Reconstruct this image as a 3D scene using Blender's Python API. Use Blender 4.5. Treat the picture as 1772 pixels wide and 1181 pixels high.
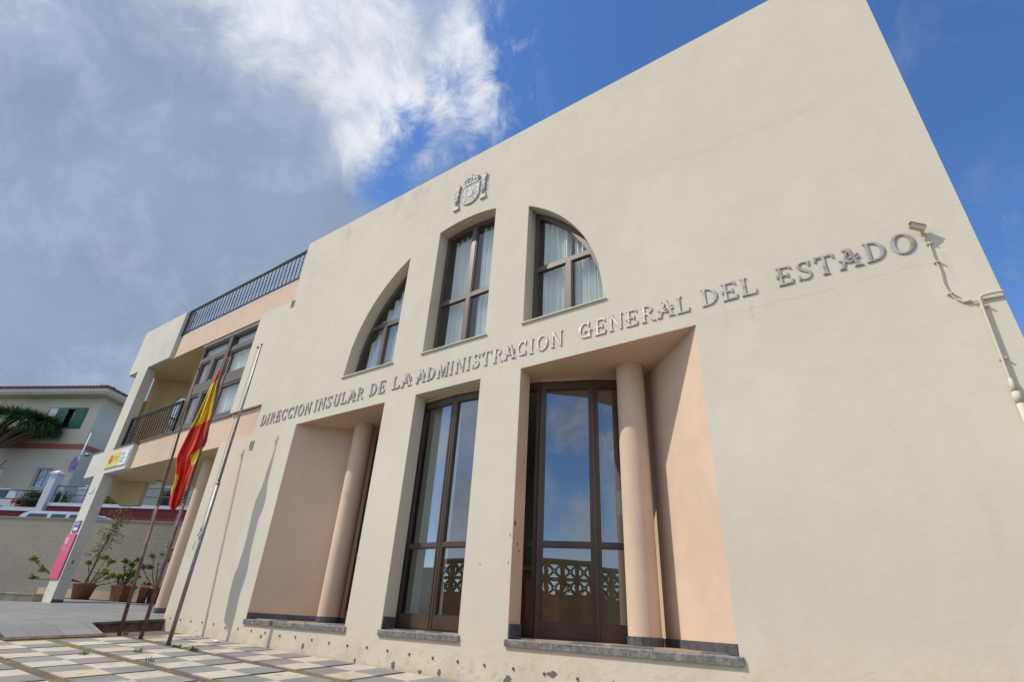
import bpy, math, random
from math import sin, cos, pi, sqrt, radians, tan, atan2
from mathutils import Vector, Matrix
from mathutils.geometry import tessellate_polygon

random.seed(7)
for o in list(bpy.data.objects):
    bpy.data.objects.remove(o, do_unlink=True)
scene = bpy.context.scene
C = scene.collection
S = 5.4                                    # metres in one facade unit (camera to facade)

# ------------------------------------------------------------ camera
cd = bpy.data.cameras.new('camera'); cam = bpy.data.objects.new('camera', cd); C.objects.link(cam)
cd.sensor_fit = 'HORIZONTAL'; cd.sensor_width = 36; cd.lens = 18.5237
cd.clip_start = 0.05; cd.clip_end = 6000
R0 = Vector((0.81965285, 0.57046464, 0.05233835))
R1 = Vector((-0.23361358, 0.41627895, -0.878713))
R2 = Vector((-0.52306204, 0.70801266, 0.47447251))
M = Matrix.Identity(4)
for i in range(3):
    M[i][0] = R0[i]; M[i][1] = -R1[i]; M[i][2] = -R2[i]
M[1][3] = -S
cam.matrix_world = M
scene.camera = cam

# ------------------------------------------------------------ world, sun, exposure
SUN_EL, SUN_AZ = radians(50), radians(50)   # light travels towards +x (sin az) and +y (cos az)
W = bpy.data.worlds.new("World"); scene.world = W; W.use_nodes = True
nt = W.node_tree; N = nt.nodes; L = nt.links; N.clear()
def wn(t, **k):
    n = N.new(t)
    for a, b in k.items(): setattr(n, a, b)
    return n
def wmath(op, a, b=None, c=None, clamp=False):
    n = N.new('ShaderNodeMath'); n.operation = op; n.use_clamp = clamp
    for i, v in enumerate((a, b, c)):
        if v is None: continue
        if isinstance(v, (int, float)): n.inputs[i].default_value = v
        else: L.new(v, n.inputs[i])
    return n.outputs[0]
out = wn('ShaderNodeOutputWorld'); tc = wn('ShaderNodeTexCoord')
sky = wn('ShaderNodeTexSky'); sky.sky_type = 'NISHITA'; sky.sun_disc = False
sky.sun_elevation = SUN_EL; sky.sun_rotation = radians(230); sky.altitude = 400
sky.air_density = 1.0; sky.dust_density = 0.35; sky.ozone_density = 2.6
hs = wn('ShaderNodeHueSaturation'); hs.inputs['Saturation'].default_value = 1.2; hs.inputs['Hue'].default_value = 0.507; hs.inputs['Value'].default_value = 1.3
L.new(sky.outputs[0], hs.inputs['Color'])
bg1 = wn('ShaderNodeBackground'); bg1.inputs[1].default_value = 0.145
L.new(hs.outputs[0], bg1.inputs[0])
dirv = tc.outputs['Generated']
def noise(scale, detail, rough, vec=None, dist=0.0, lac=2.0):
    n = wn('ShaderNodeTexNoise'); n.inputs['Scale'].default_value = scale; n.inputs['Detail'].default_value = detail
    n.inputs['Roughness'].default_value = rough; n.inputs['Distortion'].default_value = dist
    n.inputs['Lacunarity'].default_value = lac
    L.new(vec if vec is not None else dirv, n.inputs['Vector']); return n
def blob(c, r_in, r_out):
    """1 inside the cone of r_in degrees about direction c, 0 beyond r_out degrees"""
    v = Vector(c).normalized()
    d = wn('ShaderNodeVectorMath', operation='DISTANCE'); L.new(dirv, d.inputs[0]); d.inputs[1].default_value = v
    m = wn('ShaderNodeMapRange'); m.interpolation_type = 'SMOOTHSTEP'
    L.new(d.outputs['Value'], m.inputs['Value'])
    m.inputs['From Min'].default_value = 2 * sin(radians(r_in) / 2); m.inputs['From Max'].default_value = 2 * sin(radians(r_out) / 2)
    m.inputs['To Min'].default_value = 1; m.inputs['To Max'].default_value = 0
    return m.outputs[0]
def vmax(lst):
    a = lst[0]
    for b in lst[1:]: a = wmath('MAXIMUM', a, b)
    return a
# the large cloud: body far left, torn bright edge above the roof; last row lies behind the camera
body = vmax([blob((-0.95, 0.05, 0.42), 28, 46), blob((-0.80, 0.06, 0.60), 18, 32), blob((-0.88, 0.36, 0.20), 18, 31),
             blob((-0.66, 0.15, 0.74), 11, 22), blob((-0.52, 0.24, 0.82), 8, 19), blob((-0.46, 0.39, 0.80), 0.5, 8),
             blob((-0.48, 0.42, 0.77), 1.0, 11.0), blob((-0.43, 0.42, 0.80), 0.5, 6), blob((-0.46, 0.17, 0.87), 4, 15),
             blob((0.0, -0.45, 0.89), 30, 46), blob((0.9, -0.35, 0.3), 22, 44), blob((-0.45, -0.80, 0.42), 14, 27), blob((0.10, -0.96, 0.24), 2, 9), blob((0.24, -0.93, 0.35), 1, 6), blob((-0.02, -0.88, 0.47), 1, 6), blob((0.35, -0.93, 0.16), 2, 10)])  # first two: unseen clouds added for whiter fill; the rest mirror in the glass
core = vmax([blob((-0.97, 0.10, 0.30), 26, 44), blob((-0.82, 0.08, 0.57), 14, 27), blob((-0.66, 0.10, 0.74), 5, 14), blob((-0.50, 0.20, 0.84), 5, 13)])
gap = vmax([wmath('MULTIPLY', blob((-0.63, 0.415, 0.655), 1.5, 7), 1.0), wmath('MULTIPLY', blob((-0.555, 0.375, 0.742), 1, 5), 0.55), wmath('MULTIPLY', blob((-0.66, 0.045, 0.75), 0.2, 4), 0.30),
            wmath('MULTIPLY', blob((-0.455, 0.36, 0.815), .5, 4), 0.35)])
warp = noise(2.2, 4, 0.55)
wv = wn('ShaderNodeVectorMath', operation='MULTIPLY_ADD'); L.new(warp.outputs['Color'], wv.inputs[0]); wv.inputs[1].default_value = (0.16, 0.16, 0.16); L.new(dirv, wv.inputs[2])
fb = noise(4.2, 12, 0.60, vec=wv.outputs[0], dist=0.25)
fb2 = noise(13.0, 10, 0.66, vec=wv.outputs[0], dist=0.6)
fb3 = noise(34.0, 8, 0.70, vec=wv.outputs[0], dist=0.4)
fsum = wmath('ADD', wmath('ADD', wmath('MULTIPLY', fb.outputs[0], 0.50), wmath('MULTIPLY', fb2.outputs[0], 0.33)), wmath('MULTIPLY', fb3.outputs[0], 0.17))
dens = wmath('ADD', wmath('ADD', body, wmath('MULTIPLY', core, 0.9)), wmath('MULTIPLY', wmath('SUBTRACT', fsum, 0.5), 4.8))
dens = wmath('SUBTRACT', dens, gap)
mr = wn('ShaderNodeMapRange'); mr.interpolation_type = 'SMOOTHSTEP'; L.new(dens, mr.inputs['Value'])
mr.inputs['From Min'].default_value = 0.10; mr.inputs['From Max'].default_value = 1.2
# thin wisps and small clouds elsewhere, stronger low down
wsp = noise(5.2, 11, 0.64, vec=wv.outputs[0], dist=0.4)
wm = wn('ShaderNodeMapRange'); wm.interpolation_type = 'SMOOTHSTEP'; L.new(wsp.outputs[0], wm.inputs['Value'])
wm.inputs['From Min'].default_value = 0.49; wm.inputs['From Max'].default_value = 0.76; wm.inputs['To Max'].default_value = 0.65
sep = wn('ShaderNodeSeparateXYZ'); L.new(dirv, sep.inputs[0])
low = wn('ShaderNodeMapRange'); L.new(sep.outputs[2], low.inputs['Value'])
low.inputs['From Min'].default_value = 0.75; low.inputs['From Max'].default_value = 0.15
low.inputs['To Min'].default_value = 0.35; low.inputs['To Max'].default_value = 1.0
wisps = wmath('MULTIPLY', wm.outputs[0], low.outputs[0])
mask = wmath('MAXIMUM', mr.outputs[0], wisps, clamp=True)
# brightness: thin torn parts facing the sun are white, the thick body is blue grey
bright = vmax([blob((-0.55, 0.13, 0.825), 3, 15), blob((-0.535, 0.27, 0.80), 2, 12), blob((-0.53, 0.37, 0.765), 1, 10), blob((-0.60, 0.36, 0.715), 1, 7), blob((-0.40, 0.42, 0.81), 3, 11)])
tn = noise(3.0, 11, 0.66, vec=wv.outputs[0], dist=0.5)
south = wn('ShaderNodeMapRange'); L.new(sep.outputs[1], south.inputs['Value']); south.inputs['From Min'].default_value = 0.1; south.inputs['From Max'].default_value = -0.3
south.inputs['To Min'].default_value = 0.0; south.inputs['To Max'].default_value = 0.95  # whitens the clouds behind the camera to neutralise the fill
bw = wmath('ADD', wmath('ADD', bright, south.outputs[0]), wmath('ADD', wmath('MULTIPLY', wmath('SUBTRACT', tn.outputs[0], 0.5), 1.9), wmath('MULTIPLY', wmath('SUBTRACT', fb2.outputs[0], 0.5), 1.1)), clamp=True)
cr = wn('ShaderNodeValToRGB'); L.new(bw, cr.inputs[0])
cr.color_ramp.elements[0].position = 0.0; cr.color_ramp.elements[0].color = (0.30, 0.385, 0.535, 1)
cr.color_ramp.elements[1].position = 1.0; cr.color_ramp.elements[1].color = (0.86, 0.89, 0.94, 1)
e = cr.color_ramp.elements.new(0.45); e.color = (0.42, 0.50, 0.66, 1)
tn2 = noise(5.5, 8, 0.6)
sh = wn('ShaderNodeMapRange'); L.new(tn2.outputs[0], sh.inputs['Value'])
sh.inputs['From Min'].default_value = 0.3; sh.inputs['From Max'].default_value = 0.7
sh.inputs['To Min'].default_value = 0.88; sh.inputs['To Max'].default_value = 1.08
bg2 = wn('ShaderNodeBackground'); L.new(cr.outputs[0], bg2.inputs[0]); L.new(sh.outputs[0], bg2.inputs[1])
mx = wn('ShaderNodeMixShader'); L.new(mask, mx.inputs[0]); L.new(bg1.outputs[0], mx.inputs[1]); L.new(bg2.outputs[0], mx.inputs[2])
L.new(mx.outputs[0], out.inputs[0])

sd = bpy.data.lights.new('sun', 'SUN'); sun = bpy.data.objects.new('sun', sd); C.objects.link(sun)
sd.energy = 3.7; sd.angle = radians(0.53); sd.color = (1.0, 0.93, 0.82)
tv = Vector((sin(SUN_AZ) * cos(SUN_EL), cos(SUN_AZ) * cos(SUN_EL), -sin(SUN_EL)))
sun.rotation_euler = tv.to_track_quat('-Z', 'Y').to_euler(); sun.location = (-20, -20, 30)
vs = scene.view_settings; vs.view_transform = 'Standard'; vs.look = 'None'; vs.exposure = 0.0; vs.gamma = 1.0
scene.render.engine = 'CYCLES'
try:
    scene.cycles.caustics_reflective = False; scene.cycles.max_bounces = 8; scene.cycles.diffuse_bounces = 4; scene.cycles.transparent_max_bounces = 16
except Exception: pass

# ------------------------------------------------------------ materials
def new_mat(name):
    m = bpy.data.materials.new(name); m.use_nodes = True
    return m, m.node_tree, m.node_tree.nodes['Principled BSDF']
def node(t, typ, ins=None, **k):
    n = t.nodes.new(typ)
    for a, b in k.items(): setattr(n, a, b)
    if ins:
        for a, b in ins.items():
            if isinstance(b, bpy.types.NodeSocket): t.links.new(b, n.inputs[a])
            else: n.inputs[a].default_value = b
    return n
def c4(c): return (c[0], c[1], c[2], 1)
def mixc(t, f, a, b, mode='MIX'):
    n = t.nodes.new('ShaderNodeMix'); n.data_type = 'RGBA'; n.blend_type = mode
    for i, v in ((0, f), (6, a), (7, b)):
        if isinstance(v, bpy.types.NodeSocket): t.links.new(v, n.inputs[i])
        elif i == 0: n.inputs[0].default_value = v
        else: n.inputs[i].default_value = c4(v)
    return n.outputs[2]
def rng(t, v, a, b, c=0.0, d=1.0, smooth=True):
    n = node(t, 'ShaderNodeMapRange', {'Value': v, 'From Min': a, 'From Max': b, 'To Min': c, 'To Max': d})
    if smooth: n.interpolation_type = 'SMOOTHSTEP'
    return n.outputs[0]
def world_pos(t): return node(t, 'ShaderNodeNewGeometry').outputs['Position']
def nz(t, vec, scale, detail=4, rough=0.55, dist=0.0):
    return node(t, 'ShaderNodeTexNoise', {'Vector': vec, 'Scale': scale, 'Detail': detail, 'Roughness': rough, 'Distortion': dist}).outputs[0]
def vscale(t, vec, s):
    return node(t, 'ShaderNodeMapping', {'Vector': vec, 'Scale': s}).outputs[0]
def mul(t, a, b):
    n = t.nodes.new('ShaderNodeMath'); n.operation = 'MULTIPLY'
    for i, v in enumerate((a, b)):
        if isinstance(v, bpy.types.NodeSocket): t.links.new(v, n.inputs[i])
        else: n.inputs[i].default_value = v
    return n.outputs[0]
def add(t, a, b):
    n = t.nodes.new('ShaderNodeMath'); n.operation = 'ADD'
    for i, v in enumerate((a, b)):
        if isinstance(v, bpy.types.NodeSocket): t.links.new(v, n.inputs[i])
        else: n.inputs[i].default_value = v
    return n.outputs[0]

def stucco(name, col, dark=None, stain=0.0, bump=0.25, grain=160, rough=0.9, low_dirt=False, bevel=True, top_dirt=False, streaks=False):
    m, t, b = new_mat(name); p = world_pos(t)
    n1 = nz(t, p, 0.45, 6, 0.6); n2 = nz(t, p, 3.0, 6, 0.65); n3 = nz(t, p, grain, 3, 0.6); n4 = nz(t, p, 14, 4, 0.6)
    d = dark or tuple(c * 0.86 for c in col)
    base = mixc(t, rng(t, n1, 0.35, 0.68), d, col)
    base = mixc(t, mul(t, rng(t, n2, 0.42, 0.70), 0.35), base, tuple(min(1, c * 1.06) for c in col))
    if stain:
        vs_ = vscale(t, p, (1.3, 1.3, 0.16)); s1 = nz(t, vs_, 2.2, 7, 0.68)
        base = mixc(t, mul(t, rng(t, s1, 0.58, 0.80), stain), base, (0.36, 0.36, 0.33))
    sx = node(t, 'ShaderNodeSeparateXYZ', {0: p})
    if top_dirt:
        z = rng(t, sx.outputs[2], 6.3, 8.1); sm = nz(t, vscale(t, p, (0.9, 0.9, 0.55)), 1.7, 9, 0.72, 0.6)
        left = rng(t, sx.outputs[0], 1.0, -9.0, 0.15, 1.0)
        base = mixc(t, mul(t, mul(t, z, rng(t, sm, 0.50, 0.68)), mul(t, left, 0.42)), base, (0.30, 0.31, 0.29))
        ln = nz(t, vscale(t, p, (0.5, 0.5, 1.0)), 1.3, 10, 0.62, 1.3)
        band = node(t, 'ShaderNodeMath', {0: ln, 1: 0.5}, operation='SUBTRACT').outputs[0]
        band = node(t, 'ShaderNodeMath', {0: band}, operation='ABSOLUTE').outputs[0]
        base = mixc(t, mul(t, rng(t, band, 0.0035, 0.0), mul(t, z, 0.22)), base, (0.25, 0.24, 0.21))
    if streaks:                                     # rust runs below the fixings of the letters
        zz = mul(t, rng(t, sx.outputs[2], 3.30, 3.22), rng(t, sx.outputs[2], 2.75, 3.1))
        st = nz(t, vscale(t, p, (7.0, 1.0, 0.35)), 1.0, 3, 0.6)
        base = mixc(t, mul(t, mul(t, zz, rng(t, st, 0.60, 0.72)), 0.40), base, (0.46, 0.34, 0.17))
    if top_dirt:                                    # hairline crack under the letters and a rusty tide mark high on the right
        def sub(a, b):
            n = t.nodes.new('ShaderNodeMath'); n.operation = 'SUBTRACT'
            for i, v in enumerate((a, b)):
                if isinstance(v, bpy.types.NodeSocket): t.links.new(v, n.inputs[i])
                else: n.inputs[i].default_value = v
            return n.outputs[0]
        wob = mul(t, sub(nz(t, vscale(t, p, (1, 1, 0.01)), 2.4, 8, 0.7), 0.5), 0.22)
        for z0_, x0_, x1_, st_ in ((3.17, -1.40, 0.95, 0.26), (6.62, -10.4, -4.2, 0.14)):
            dd = node(t, 'ShaderNodeMath', {0: sub(sub(sx.outputs[2], z0_), wob)}, operation='ABSOLUTE').outputs[0]
            msk = mul(t, mul(t, rng(t, sx.outputs[0], x0_ - .1, x0_ + .1), rng(t, sx.outputs[0], x1_ + .1, x1_ - .1)), rng(t, nz(t, p, 5, 3, 0.5), 0.35, 0.55))
            base = mixc(t, mul(t, mul(t, rng(t, dd, 0.009, 0.002), msk), st_), base, (0.30, 0.27, 0.21))
        wob2 = mul(t, sub(nz(t, vscale(t, p, (1, 1, 0.01)), 0.9, 5, 0.6), 0.5), 1.1)
        dd = node(t, 'ShaderNodeMath', {0: sub(sub(sx.outputs[2], 5.75), wob2)}, operation='ABSOLUTE').outputs[0]
        msk = mul(t, mul(t, rng(t, sx.outputs[0], -2.0, -1.2), rng(t, sx.outputs[0], 0.75, 0.2)), rng(t, nz(t, p, 3, 5, 0.6), 0.38, 0.62))
        base = mixc(t, mul(t, mul(t, rng(t, dd, 0.11, 0.0), msk), 0.20), base, (0.46, 0.40, 0.26))
        # pale patch repairs
        rp_ = nz(t, p, 0.8, 2, 0.4, 0.4)
        base = mixc(t, mul(t, rng(t, rp_, 0.60, 0.63), 0.10), base, (0.80, 0.77, 0.68))
    if low_dirt:
        z = rng(t, sx.outputs[2], 0.15, -0.45)
        sm = nz(t, p, 4.5, 7, 0.7)
        base = mixc(t, mul(t, mul(t, z, rng(t, sm, 0.44, 0.66)), 0.45), base, (0.60, 0.47, 0.26))
        z2 = rng(t, sx.outputs[2], -0.2, -0.62)
        sm2 = nz(t, p, 9, 6, 0.7)
        base = mixc(t, mul(t, mul(t, z2, rng(t, sm2, 0.50, 0.72)), 0.5), base, (0.30, 0.27, 0.20))
    t.links.new(base, b.inputs['Base Color']); b.inputs['Roughness'].default_value = rough
    b.inputs['Specular IOR Level'].default_value = 0.25
    hgt = add(t, mul(t, n3, 0.35), add(t, mul(t, n4, 0.8), mul(t, n2, 0.7)))
    if low_dirt:
        pl = nz(t, p, 2.3, 8, 0.65, 1.2)
        hgt = add(t, hgt, mul(t, mul(t, rng(t, sx.outputs[2], 0.1, -0.35), pl), 4.0))
    bp_ = node(t, 'ShaderNodeBump', {'Height': hgt, 'Strength': bump, 'Distance': 0.02})
    if bevel:
        bv = node(t, 'ShaderNodeBevel', {'Radius': 0.016}, samples=3); t.links.new(bv.outputs[0], bp_.inputs['Normal'])
    t.links.new(bp_.outputs[0], b.inputs['Normal'])
    return m
def simple(name, col, rough=0.5, metal=0.0, var=0.12, vs=3.0, bump=0.0, bs=60, spec=0.5):
    m, t, b = new_mat(name); p = world_pos(t)
    n = nz(t, p, vs, 5, 0.6)
    base = mixc(t, rng(t, n, 0.3, 0.7), tuple(c * (1 - var) for c in col), tuple(min(1, c * (1 + var)) for c in col))
    t.links.new(base, b.inputs['Base Color']); b.inputs['Roughness'].default_value = rough; b.inputs['Metallic'].default_value = metal
    b.inputs['Specular IOR Level'].default_value = spec
    if bump:
        bp_ = node(t, 'ShaderNodeBump', {'Height': nz(t, p, bs, 4, 0.6), 'Strength': bump, 'Distance': 0.01}); t.links.new(bp_.outputs[0], b.inputs['Normal'])
    return m
CREAM = (0.675, 0.628, 0.518); PINK = (0.70, 0.53, 0.405)
m_wall = stucco('cream_stucco', CREAM, dark=(0.63, 0.59, 0.49), stain=0.14, low_dirt=True, top_dirt=True, streaks=True, bump=0.17)
m_cream = stucco('cream_plaster', (0.60, 0.57, 0.48), stain=0.12)
m_white = stucco('pale_plaster', (0.65, 0.63, 0.56), stain=0.10)
m_pink = stucco('pink_plaster', PINK, stain=0.16, bump=0.14, bevel=False)
m_warm = stucco('yellow_lit_plaster', (0.66, 0.54, 0.33), bump=0.12)  # yellow light under the porch is put into this plaster colour
m_frame = simple('bronze_aluminium', (0.085, 0.055, 0.040), 0.36, 0.15, 0.15)
m_frame2 = simple('light_bronze_aluminium', (0.125, 0.098, 0.085), 0.40, 0.15, 0.12)
m_rail = simple('dark_painted_iron', (0.028, 0.024, 0.026), 0.45, 0.2, 0.2, 20)
m_letter = simple('weathered_bronze', (0.43, 0.39, 0.355), 0.42, 0.55, 0.3, 9)
m_crest = simple('cast_aluminium', (0.42, 0.42, 0.405), 0.65, 0.1, 0.22, 14, 0.5, 60)
m_rust = simple('rusty_steel', (0.17, 0.10, 0.085), 0.75, 0.25, 0.45, 7, 0.3, 90)
m_galv = simple('galvanised_steel', (0.27, 0.27, 0.27), 0.5, 0.6, 0.2, 10)
m_rope = simple('rope', (0.28, 0.36, 0.30), 0.9, 0, 0.2, 40)
m_curtain = simple('curtain_cloth', (0.86, 0.88, 0.88), 0.9, 0, 0.03)
m_conduit = stucco('painted_conduit', (0.62, 0.58, 0.47), bump=0.05, bevel=False)
m_terra = simple('terracotta', (0.27, 0.115, 0.07), 0.8, 0, 0.18, 9, 0.1)
m_soil = simple('soil', (0.07, 0.05, 0.035), 0.95, 0, 0.3, 30, 0.5)
m_bark = simple('bark', (0.15, 0.11, 0.08), 0.9, 0, 0.3, 30, 0.5)
m_leaf_y = simple('yellow_green_leaf', (0.36, 0.36, 0.05), 0.5, 0, 0.4, 16)
m_leaf_g = simple('green_leaf', (0.14, 0.22, 0.045), 0.5, 0, 0.45, 16)
m_leaf_d = simple('dragon_tree_leaf', (0.045, 0.10, 0.045), 0.45, 0, 0.5, 5)
m_white_p = simple('white_paint', (0.75, 0.75, 0.76), 0.6, 0, 0.04)
m_lilac = simple('lilac_white_paint', (0.56, 0.575, 0.66), 0.6, 0, 0.05)
m_red_wall = stucco('maroon_stucco', (0.22, 0.052, 0.048), bump=0.8, grain=30, bevel=False)
m_band = simple('brick_red_paint', (0.36, 0.13, 0.11), 0.8, 0, 0.08)
m_grey_wall = stucco('grey_roughcast', (0.345, 0.305, 0.25), stain=0.5, bump=1.0, grain=45, bevel=False)
m_kerb = simple('yellowed_kerb', (0.42, 0.37, 0.25), 0.85, 0, 0.2, 3, 0.2)
m_house = stucco('house_render', (0.64, 0.62, 0.53), bump=0.2, bevel=False, stain=0.2)
m_tile = simple('roof_tile', (0.22, 0.10, 0.075), 0.8, 0, 0.35, 4)
m_dkgreen = simple('dark_green_rail', (0.02, 0.055, 0.045), 0.5)
m_green = simple('green_shutter', (0.035, 0.15, 0.085), 0.5, 0, 0.1)
m_dark = simple('dark_interior', (0.02, 0.02, 0.022), 0.6)
m_int = simple('interior_paint', (0.42, 0.42, 0.38), 0.9, 0, 0.05)
m_int_floor = simple('interior_floor', (0.20, 0.17, 0.14), 0.4, 0, 0.1)
m_wood = simple('varnished_wood', (0.16, 0.06, 0.03), 0.4, 0, 0.2, 6)
m_vent = simple('vent_plastic', (0.38, 0.36, 0.30), 0.7, 0, 0.1)
m_red = simple('red_flag_cloth', (0.74, 0.045, 0.025), 0.75, 0, 0.12, 5)
m_yel = simple('yellow_flag_cloth', (0.80, 0.54, 0.03), 0.75, 0, 0.10, 5)
m_sign_y = simple('yellow_sign_face', (0.68, 0.56, 0.05), 0.4, 0, 0.05)
m_sign_w = simple('white_sign_face', (0.72, 0.76, 0.80), 0.35, 0, 0.03)
m_sign_g = simple('grey_print', (0.25, 0.27, 0.30), 0.6)
m_sign_pk = simple('pink_sign_face', (0.60, 0.06, 0.16), 0.35, 0, 0.04)
m_sign_pu = simple('purple_sign_face', (0.10, 0.045, 0.22), 0.4, 0, 0.05)
m_crimson = simple('crimson_print', (0.50, 0.07, 0.05), 0.6)
m_cyan = simple('pale_teal_print', (0.38, 0.58, 0.55), 0.6)
m_carblue = simple('pale_blue_car_paint', (0.42, 0.50, 0.62), 0.3, 0.1, 0.05)
m_carwhite = simple('white_car_paint', (0.66, 0.67, 0.69), 0.3, 0.05, 0.03)
m_tyre = simple('tyre_rubber', (0.02, 0.02, 0.02), 0.9)
m_tail = simple('tail_lamp_red', (0.55, 0.02, 0.02), 0.25)
m_breeze = simple('breeze_block', (0.50, 0.35, 0.17), 0.9, 0, 0.15, 5, 0.4, 50)
m_chip = simple('bare_render', (0.17, 0.155, 0.135), 0.95, 0, 0.25, 30, 0.6, 80)
m_bolt = simple('bolt_metal', (0.16, 0.17, 0.19), 0.5, 0.6)
m_weed = simple('weed_leaf', (0.11, 0.20, 0.04), 0.6, 0, 0.3, 20)

def glass(name, tint, f0, gloss=(0.93, 0.96, 1.0)):
    m, t, b = new_mat(name); t.nodes.remove(b); o = t.nodes['Material Output']
    g = node(t, 'ShaderNodeNewGeometry')
    dt = node(t, 'ShaderNodeVectorMath', {0: g.outputs['Incoming'], 1: g.outputs['Normal']}, operation='DOT_PRODUCT').outputs['Value']
    ab = node(t, 'ShaderNodeMath', {0: dt}, operation='ABSOLUTE').outputs[0]
    om = node(t, 'ShaderNodeMath', {0: 1.0, 1: ab}, operation='SUBTRACT').outputs[0]
    p5 = node(t, 'ShaderNodeMath', {0: om, 1: 5.0}, operation='POWER').outputs[0]
    fr = node(t, 'ShaderNodeMath', {0: p5, 1: 1 - f0, 2: f0}, operation='MULTIPLY_ADD').outputs[0]
    tr = node(t, 'ShaderNodeBsdfTransparent', {'Color': c4(tint)})
    gl = node(t, 'ShaderNodeBsdfGlossy', {'Color': c4(gloss), 'Roughness': 0.0})
    p = world_pos(t)
    bp_ = node(t, 'ShaderNodeBump', {'Height': nz(t, p, 0.9, 2, 0.5), 'Strength': 0.05, 'Distance': 0.05})
    t.links.new(bp_.outputs[0], gl.inputs['Normal'])
    mxs = node(t, 'ShaderNodeMixShader', {0: fr, 1: tr.outputs[0], 2: gl.outputs[0]})
    t.links.new(mxs.outputs[0], o.inputs[0]); return m
m_glass = glass('window_glass', (0.84, 0.90, 0.90), 0.10)
m_glass_dk = glass('tinted_door_glass', (0.62, 0.67, 0.66), 0.25)
m_carglass = simple('car_glass', (0.02, 0.025, 0.035), 0.08)

def mat_basalt():
    m, t, b = new_mat('basalt_slab'); p = world_pos(t)
    v = node(t, 'ShaderNodeTexVoronoi', {'Vector': p, 'Scale': 55.0}).outputs['Distance']
    n = nz(t, p, 22, 6, 0.7); n2 = nz(t, p, 5, 4, 0.6)
    base = mixc(t, rng(t, n, 0.35, 0.66), (0.10, 0.10, 0.102), (0.23, 0.225, 0.21))
    base = mixc(t, mul(t, rng(t, n2, 0.5, 0.7), 0.5), base, (0.40, 0.36, 0.28))
    t.links.new(base, b.inputs['Base Color']); b.inputs['Roughness'].default_value = 0.6
    bp_ = node(t, 'ShaderNodeBump', {'Height': add(t, mul(t, v, 1.0), n), 'Strength': 0.3, 'Distance': 0.008}); t.links.new(bp_.outputs[0], b.inputs['Normal'])
    return m
m_basalt = mat_basalt()
m_plinth = simple('dark_skirting_stone', (0.085, 0.09, 0.105), 0.5, 0, 0.3, 9)
def mat_terrazzo():
    m, t, b = new_mat('chequered_terrazzo'); p = world_pos(t)
    mp = node(t, 'ShaderNodeMapping', {'Vector': p, 'Rotation': (0, 0, radians(20)), 'Scale': (1, 1, 0.0001)})
    ck = node(t, 'ShaderNodeTexChecker', {'Vector': mp.outputs[0], 'Scale': 2.4, 'Color1': c4((0.17, 0.165, 0.16)), 'Color2': c4((0.55, 0.38, 0.24))})
    n = nz(t, p, 60, 4, 0.7)
    base = mixc(t, mul(t, rng(t, n, 0.4, 0.7), 0.4), ck.outputs[0], (0.30, 0.28, 0.26))
    t.links.new(base, b.inputs['Base Color']); b.inputs['Roughness'].default_value = 0.35
    return m
m_terrazzo = mat_terrazzo()
def mat_paver(name, col, col2, sp):
    m, t, b = new_mat(name); p = world_pos(t)
    n = nz(t, p, 70, 5, 0.75); n2 = nz(t, p, 1.1, 7, 0.65); n3 = nz(t, p, 7, 5, 0.6)
    base = mixc(t, rng(t, n2, 0.35, 0.65), col, col2)
    base = mixc(t, mul(t, rng(t, n, 0.45, 0.72), sp), base, tuple(c * 0.55 for c in col))
    base = mixc(t, mul(t, rng(t, n3, 0.50, 0.72), 0.5), base, (0.20, 0.175, 0.13))
    n5 = nz(t, p, 2.6, 8, 0.75, 0.8); base = mixc(t, mul(t, rng(t, n5, 0.52, 0.70), 0.45), base, (0.24, 0.22, 0.185))
    t.links.new(base, b.inputs['Base Color']); b.inputs['Roughness'].default_value = 0.85
    bp_ = node(t, 'ShaderNodeBump', {'Height': n, 'Strength': 0.5, 'Distance': 0.006}); t.links.new(bp_.outputs[0], b.inputs['Normal'])
    return m
m_pv_l = mat_paver('cream_paver', (0.455, 0.43, 0.37), (0.56, 0.53, 0.46), 0.55)
m_pv_p = mat_paver('pinkish_paver', (0.49, 0.41, 0.33), (0.55, 0.48, 0.395), 0.55)
m_pv_g = mat_paver('grey_paver', (0.19, 0.195, 0.20), (0.27, 0.27, 0.27), 0.6)
def mat_joint():
    m, t, b = new_mat('mossy_joint'); p = world_pos(t)
    n = nz(t, p, 1.2, 6, 0.6); n2 = nz(t, p, 25, 5, 0.7)
    base = mixc(t, rng(t, n, 0.45, 0.60), (0.13, 0.10, 0.075), (0.19, 0.165, 0.055))
    base = mixc(t, mul(t, rng(t, n2, 0.4, 0.7), 0.5), base, (0.09, 0.075, 0.06))
    t.links.new(base, b.inputs['Base Color']); b.inputs['Roughness'].default_value = 0.95
    bp_ = node(t, 'ShaderNodeBump', {'Height': n2, 'Strength': 0.8, 'Distance': 0.02}); t.links.new(bp_.outputs[0], b.inputs['Normal'])
    return m
m_joint = mat_joint()
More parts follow.
